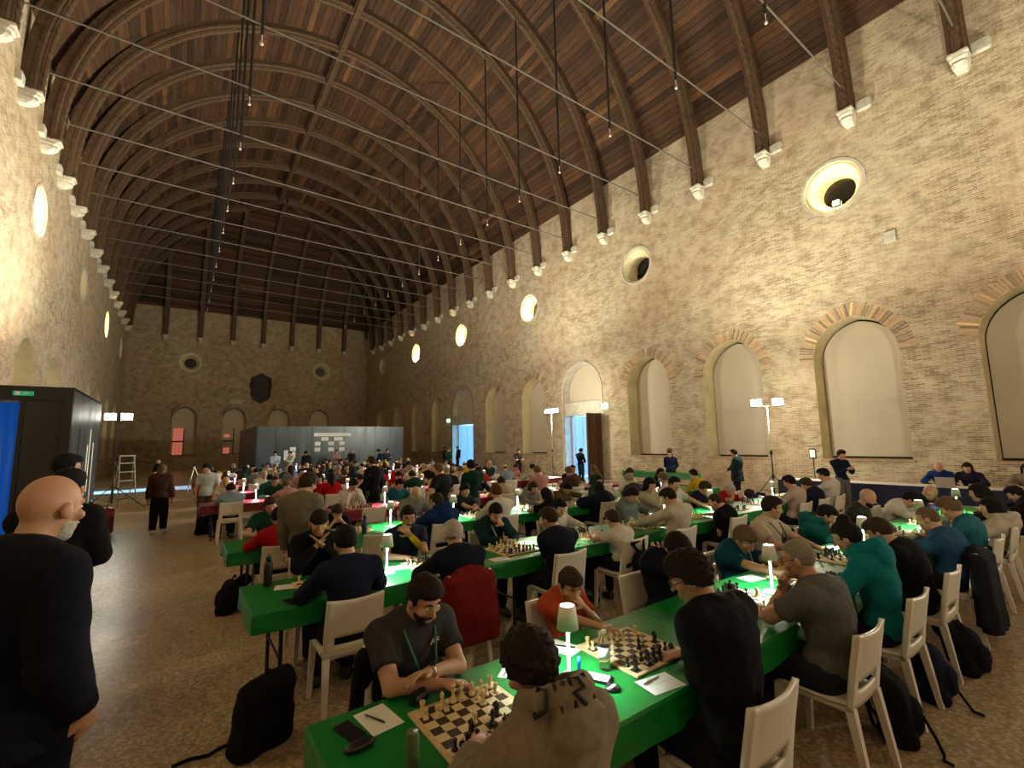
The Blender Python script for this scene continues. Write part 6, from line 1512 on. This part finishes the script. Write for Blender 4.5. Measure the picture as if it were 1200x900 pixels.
# ================================================================== FLOODLIGHT STANDS
M_FLOODLENS = flat('floodlight_lens', (1, 1, 1), 0.3, emit=(1.0, 0.97, 0.86), estr=40)
M_FLOODHOT = flat('floodlight_lens_hot', (1, 1, 1), 0.3, emit=(1.0, 0.97, 0.84), estr=55)
M_FLOODCOOL = flat('floodlight_lens_cool', (1, 1, 1), 0.3, emit=(0.80, 0.95, 1.0), estr=30)
def flood_stand(x, y, h, label, heads, upper=M_WHITEMETAL, foot=0.75):
    r = empty('floodlight_stand', (x, y, 0)); tag(r, label, 'floodlight')
    MB().tube([(0, 0, 0.25), (0, 0, 1.55)], 0.022, 10).build('lower_pole', M_BLACKMETAL, r, True)
    MB().tube([(0, 0, 1.5), (0, 0, h)], 0.015, 8).build('upper_pole', upper, r, True)
    MB().lathe([(0.035, 1.44), (0.04, 1.46), (0.04, 1.56), (0.035, 1.58)], 10).build('clamp', M_BLACKPLASTIC, r, True)
    MB().tube([(0.03, 0, 1.5), (0.09, 0, 1.5)], 0.015, 8).build('knob', M_BLACKPLASTIC, r, True)
    MB().lathe([(0.04, 0.72), (0.045, 0.74), (0.045, 0.82), (0.04, 0.84)], 10).build('collar', M_BLACKPLASTIC, r, True)
    for k in range(3):
        a = 2*PI*k/3+0.5; lg = MB().tube([(0.04*math.cos(a), 0.04*math.sin(a), 0.78), (foot*math.cos(a), foot*math.sin(a), 0.015)], 0.014, 8).build('leg', M_BLACKMETAL, r, True)
        MB().lathe([(0.018, -0.004), (0.022, 0.01), (0.018, 0.03)], 8, (foot*math.cos(a), foot*math.sin(a), 0.004)).build('rubber_foot', M_BLACKPLASTIC, lg, True)
        MB().tube([(0, 0, 0.30), (0.5*foot*math.cos(a), 0.5*foot*math.sin(a), 0.40)], 0.009, 6).build('brace', M_BLACKMETAL, r, True)
    MB().tube([(-0.28*heads[0][4], -0.28*heads[0][5], h), (0.28*heads[0][4], 0.28*heads[0][5], h)], 0.014, 8).build('crossbar', M_BLACKMETAL, r, True)
    for (ox, oy, rz, tilt, bx, by, mat) in heads:
        e = MB(); e.box(-0.16, 0.16, -0.04, 0.04, -0.12, 0.12, 0.01); hd_ = e.build('lamp_head', M_BLACKMETAL, r)
        hd_.location = (ox, oy, h+0.10); hd_.rotation_euler = (math.radians(tilt), 0, math.radians(rz))
        MB().box(-0.145, 0.145, 0.040, 0.046, -0.105, 0.105).build('lens', mat, hd_)
        m = MB()
        for i in range(5): m.box(-0.14+i*0.062, -0.11+i*0.062, -0.07, -0.04, -0.09, 0.09)
        m.build('cooling_fins', M_BLACKMETAL, hd_)
    return r
flood_stand(19.35, 7.02, 2.95, 'tall tripod floodlight before the brick wall between two arched niches', [(-0.10, 0.28, 115, 20, -0.35, 0.93, M_FLOODCOOL), (0.10, -0.28, 125, 15, -0.35, 0.93, M_FLOODLENS)])
flood_stand(19.4, 17.45, 3.35, 'tripod floodlight beside the open blue door', [(0, 0.26, 110, 30, -0.2, 0.98, M_FLOODLENS), (0, -0.26, 140, 20, -0.2, 0.98, M_FLOODLENS)])
flood_stand(2.75, 19.9, 2.95, 'black tripod floodlight on the open floor beside the ladder', [(-0.2, 0, 172, -4, 1, 0, M_FLOODHOT), (0.2, 0, -172, 2, 1, 0, M_FLOODHOT)], M_BLACKMETAL, 0.95)
# ---- organisers' tables along the right wall
for i, (ya, yb, mat, nm) in enumerate(((1.0, 3.0, M_NAVY, 'navy'), (3.02, 5.0, M_NAVY, 'navy'), (5.02, 6.6, M_NAVY, 'navy'))):
    table(18.75, 19.45, ya, yb, mat, 'organisers table beside the brick wall, %s from the entrance' % ORD[i], 'navy skirt cover on the organisers table, %s from the entrance' % ORD[i], 'organisers tables', 'navy skirts', 0.55, ends=(1, 1))
    tp = MB().box(-0.35, 0.35, -(yb-ya)/2, (yb-ya)/2, 0, 0.003, 0.001).build('paper_runner', flat('runner_white', (0.5, 0.46, 0.42), 0.7), loc=(19.1, (ya+yb)/2, 0.757)); tag(tp, 'pale runner on top of the navy table, %s from the entrance' % ORD[i], 'runner')
table(18.9, 19.5, 9.6, 12.6, M_GREEN, 'side table by the brick wall under the blind niche', 'green cover on the side table by the brick wall', 'side tables', 'side covers', 0.2)
st = sheet(19.2, 11.6, 0.4, 'sheets of paper on the green side table by the wall')
lp = empty('laptop', (19.0, 2.98, 0.762), PI/2+0.1); tag(lp, 'silver laptop open on the organisers table', 'laptop'); MB().box(-0.17, 0.17, -0.12, 0.12, 0, 0.016, 0.004).build('keyboard_base', flat('silver_shell', (0.45, 0.40, 0.38), 0.4, 0.3), lp)
sc_ = MB().box(-0.17, 0.17, -0.005, 0.005, 0, 0.22, 0.003).build('screen_lid', flat('silver_shell', (0.45, 0.40, 0.38)), lp); sc_.location = (0, 0.12, 0.012); sc_.rotation_euler = (-0.25, 0, 0)
for (x, y, col, hs, hc, lab, i, hyw) in ((19.95, 3.25, ROYAL, 'none', 'dark', 'bald person in blue jumper behind the silver laptop', 0, 0), (19.9, 2.72, (0.015, 0.012, 0.03), 'long', 'dark', 'person in dark top with long hair behind the silver laptop', 2, 0), (19.85, 1.75, (0.20, 0.14, 0.11), 'long', 'black', 'person in mauve-brown top with long black hair at the organisers table', 7, 20)):
    P = dict(head=(0, 0.12, 1.17), pitch=24, lod=2, arms=arm('rest', 0.2), ey=0.2, hair=hs, x=x, y=y, rz=90, shirt=col, hairc=HAIRC[hc], label=lab, hyaw=hyw); emit_person(P, build_person(P)); chair(x+0.02, y, 90, 'white plastic chair under the %s' % lab.split(' behind')[0].split(' at the')[0])
sl = empty('panel_lamp', (20.6, 6.35, 0)); tag(sl, 'small white panel on a thin black stand by the brick wall', 'lamp')
MB().lathe([(0.15, 0), (0.16, 0.01), (0.02, 0.025)], 16).build('base', M_BLACKMETAL, sl); MB().tube([(0, 0, 0.02), (0, 0, 1.30)], 0.015, 8).build('pole', M_BLACKMETAL, sl); MB().box(-0.02, 0.02, -0.10, 0.10, 1.28, 1.60, 0.015).build('frame', M_BLACKMETAL, sl); MB().box(-0.026, -0.02, -0.075, 0.075, 1.32, 1.56).build('panel', M_PAPER, sl)

# ================================================================== BOOTH, VESTIBULE, LADDER
def steel_mat():
    m, nt, b = new_mat('blue_grey_steel_sheet'); co = objco(nt); mp = nd(nt, 'ShaderNodeMapping'); mp.inputs['Scale'].default_value = (1.5, 1.5, 0.25); nt.links.new(co, mp.inputs[0])
    n = noise(nt, mp.outputs[0], 1.6, 5); nt.links.new(ramp(nt, n.outputs['Fac'], [(0.3, (0.035, 0.045, 0.052)), (0.7, (0.085, 0.105, 0.115))]), b.inputs['Base Color'])
    nt.links.new(ramp(nt, n.outputs['Fac'], [(0.3, (0.28,)*3), (0.7, (0.45,)*3)]), b.inputs['Roughness']); b.inputs['Metallic'].default_value = 0.55; MATS['steel'] = m; return m
M_STEEL = steel_mat()
bo = empty('exhibition_booth', (12.5, 34.9, 0)); tag(bo, 'long dark steel-clad booth standing before the far wall', 'booth')
for i in range(9): MB().box(-4.45+i*0.99+0.004, -4.45+(i+1)*0.99-0.004, -4.55, -4.50, 0.0, 3.15, 0.006).build('cladding_panel', M_STEEL, bo)
for s in (-1, 1):
    for i in range(9): MB().box(s*4.46-0.025, s*4.46+0.025, -4.5+i+0.004, -3.5+i-0.004, 0.0, 3.15, 0.006).build('cladding_panel', M_STEEL, bo)
MB().box(-4.43, 4.43, -4.48, 4.5, 0.0, 3.10).build('core', M_BLACKMETAL, bo)
def notice(x, z, w, h, label):
    o = empty('notice_sheet', (x, 30.345, z)); tag(o, label, 'notice'); MB().box(-w/2, w/2, -0.004, 0.0, -h/2, h/2).build('paper', M_PAPER, o)
    n = max(1, int(h/0.06)); m = MB()
    for i in range(n): m.box(-w*0.40, w*0.40*(1 if i % 2 else 0.8), -0.0050, -0.0042, h/2-0.05-i*h/n*0.95-0.008, h/2-0.05-i*h/n*0.95+0.008) if h > 0.2 else m.box(-w*0.42, w*0.42, -0.005, -0.0042, -0.012, 0.012)
    m.build('printed_lines', M_LINE, o)
notice(12.28, 2.64, 2.25, 0.20, 'long white heading strip on the steel booth')
for j, (px_, w_) in enumerate(((11.8, 0.42), (12.62, 0.52))): notice(px_, 2.37, w_, 0.22, 'white notice under the heading strip, %s from the pale booth corner' % ORD[j])
for j, x in enumerate((11.38, 12.18, 12.85)):
    notice(x, 2.08, 0.32, 0.24, 'white notice in the upper row of three, %s from the corner' % ORD[j]); notice(x, 1.72, 0.32, 0.24, 'white notice in the lower row of three, %s from the corner' % ORD[j])
notice(9.62, 1.42, 0.24, 0.60, 'tall white notice low on the booth'); notice(9.98, 1.78, 0.32, 0.24, 'white notice above the paired sheets low on the booth'); notice(10.0, 1.44, 0.26, 0.34, 'white notice beside the tall low sheet')
ve = empty('entrance_vestibule', (1.38, 13.7, 0)); tag(ve, 'black framed glass vestibule against the left wall', 'vestibule')
M_VGLASS = flat('black_mirror_glass', (0.004, 0.005, 0.007), 0.06, spec=0.8)
MB().box(-1.37, 1.38, -1.92, -1.80, 2.90, 3.15, 0.01).build('lintel_beam', M_BLACKMETAL, ve); MB().box(1.24, 1.38, -1.92, -1.78, 0, 2.9, 0.01).build('corner_post', M_BLACKMETAL, ve)
MB().box(0.68, 0.74, -1.90, -1.84, 0, 2.9).build('mullion', M_BLACKMETAL, ve); MB().box(0.74, 1.24, -1.86, -1.84, 0, 2.9).build('glass_pane', M_VGLASS, ve)
M_BLUEGLOW = flat('blue_daylight_glow', (0.02, 0.08, 0.3), 0.4, emit=(0.01, 0.13, 0.60), estr=0.22)  # emission paints the blue daylight falling on the curtain
MB().box(-1.36, 0.72, -1.30, -1.26, 0, 2.9).build('blue_curtain', M_BLUEGLOW, ve)
for i in range(17): MB().tube([(-1.3+i*0.122, -1.34, 0.02), (-1.3+i*0.122, -1.34, 2.88)], 0.045, 8).build('curtain_fold', M_BLUEGLOW, ve, True)
MB().box(0.70, 0.74, -1.84, -1.3, 0, 2.9).build('inner_wall', M_BLACKMETAL, ve)
for i in range(4): MB().box(1.35, 1.38, -1.78+i*0.92, -1.78+(i+1)*0.92-0.008, 0, 3.15, 0.004).build('side_panel', M_STEEL, ve)
MB().box(-1.37, 1.38, -1.9, 1.92, 3.12, 3.16).build('roof', M_BLACKMETAL, ve)
for i, (yy, z0, z1) in enumerate(((0.15, 1.0, 2.1), (0.45, 1.05, 2.45), (0.95, 0.6, 2.15))): MB().box(1.381, 1.386, yy, yy+0.11, z0, z1).build('painted_light_strip', M_PAPER, ve)  # white strips stand in for light caught on the dark side panels
es = empty('exit_sign', (2.10, 11.76, 3.02)); es.scale = (0.5, 1, 0.5); tag(es, 'green and white exit sign on the vestibule beam', 'sign')
MB().box(-0.26, 0.26, -0.02, 0.02, -0.08, 0.08, 0.005).build('panel', flat('exit_green', (0.01, 0.25, 0.12), 0.5, emit=(0.02, 0.5, 0.22), estr=0.25), es)
MB().box(-0.20, -0.08, -0.025, -0.02, -0.06, 0.06).box(0.02, 0.05, -0.025, -0.02, -0.05, 0.02).box(0.03, 0.14, -0.025, -0.02, -0.01, 0.02).build('pictogram', M_PAPER, es)
for y, z, lab in ((16.25, 3.7, 'green lit exit sign on the brick wall beside the nearer blue door'), (33.2, 3.75, 'green lit exit sign beside the farther blue door')):
    e = empty('exit_sign', (21.94, y, z)); tag(e, lab, 'sign'); MB().box(-0.03, 0.06, -0.20, 0.20, -0.12, 0.12, 0.01).build('panel', flat('exit_green_lit', (0.3, 0.9, 0.6), 0.5, emit=(0.35, 1.0, 0.65), estr=2.2), e); MB().box(-0.036, -0.03, -0.10, 0.10, -0.02, 0.02).box(-0.036, -0.03, -0.12, -0.06, -0.05, 0.05).build('arrow', flat('exit_arrow', (0.0, 0.3, 0.12), 0.6), e)
la = empty('step_ladder', (2.95, 21.3, 0), 0.3); tag(la, 'aluminium step ladder standing behind the tripod floodlight', 'ladder')
M_ALU = flat('aluminium', (0.35, 0.33, 0.30), 0.4, 0.6)
for s in (-1, 1):
    MB().tube([(s*0.25, -0.4, 0), (s*0.20, 0, 1.75)], 0.02, 6).build('rail', M_ALU, la); MB().tube([(s*0.25, 0.45, 0), (s*0.20, 0, 1.75)], 0.016, 6).build('rear_leg', M_ALU, la)
for i in range(5): MB().box(-0.23, 0.23, -0.40+i*0.075, -0.30+i*0.075, 0.28+i*0.30, 0.31+i*0.30).build('step', M_ALU, la)
MB().box(-0.22, 0.22, -0.1, 0.12, 1.73, 1.77).build('top_tray', M_ALU, la)
tp = empty('camera_tripod', (5.0, 24.3, 0)); tag(tp, 'slim bluish tripod on the floor strip by the far tables', 'tripod')
for k in range(3): MB().tube([(0, 0, 1.2), (0.45*math.cos(k*2.1), 0.45*math.sin(k*2.1), 0)], 0.016, 6).build('leg', M_ALU, tp)
MB().box(-0.06, 0.06, -0.08, 0.08, 1.2, 1.32, 0.01).build('camera_body', M_BLACKPLASTIC, tp); MB().tube([(0, -0.08, 1.26), (0, -0.14, 1.26)], 0.03, 10).build('camera_lens', M_BLACKPLASTIC, tp)
# barrier posts and the red case by the vestibule
for i, (x, y) in enumerate(((3.02, 10.2), (3.05, 12.6))):
    p = empty('barrier_post', (x, y, 0)); tag(p, 'chrome queue post on the aisle, %s' % ('nearer the balding person' if i == 0 else 'beside the red case'), 'post'); MB().lathe([(0.15, 0), (0.155, 0.012), (0.03, 0.03)], 16).build('base', M_BLACKMETAL, p, True); MB().lathe([(0.025, 0.03), (0.025, 0.95), (0.032, 0.955), (0.032, 0.99), (0.01, 1.0)], 12).build('pole', M_CHROME, p, True); MB().box(-0.035, 0.035, -0.03, 0.03, 0.90, 0.95).build('belt_head', M_BLACKPLASTIC, p)
rc = empty('suitcase', (3.05, 14.6, 0), 0.4); tag(rc, 'dark red upright case standing by the vestibule', 'case'); MB().box(-0.2, 0.2, -0.12, 0.12, 0.03, 0.62, 0.03).build('shell', flat('dark_red_shell', (0.16, 0.01, 0.012), 0.45), rc); MB().tube([(-0.08, 0, 0.62), (-0.08, 0, 0.68), (0.08, 0, 0.68), (0.08, 0, 0.62)], 0.01, 6).build('handle', M_BLACKPLASTIC, rc)
for sx in (-0.14, 0.14): MB().tube([(sx-0.015, 0, 0.03), (sx+0.015, 0, 0.03)], 0.03, 10).build('wheel', M_BLACKPLASTIC, rc)
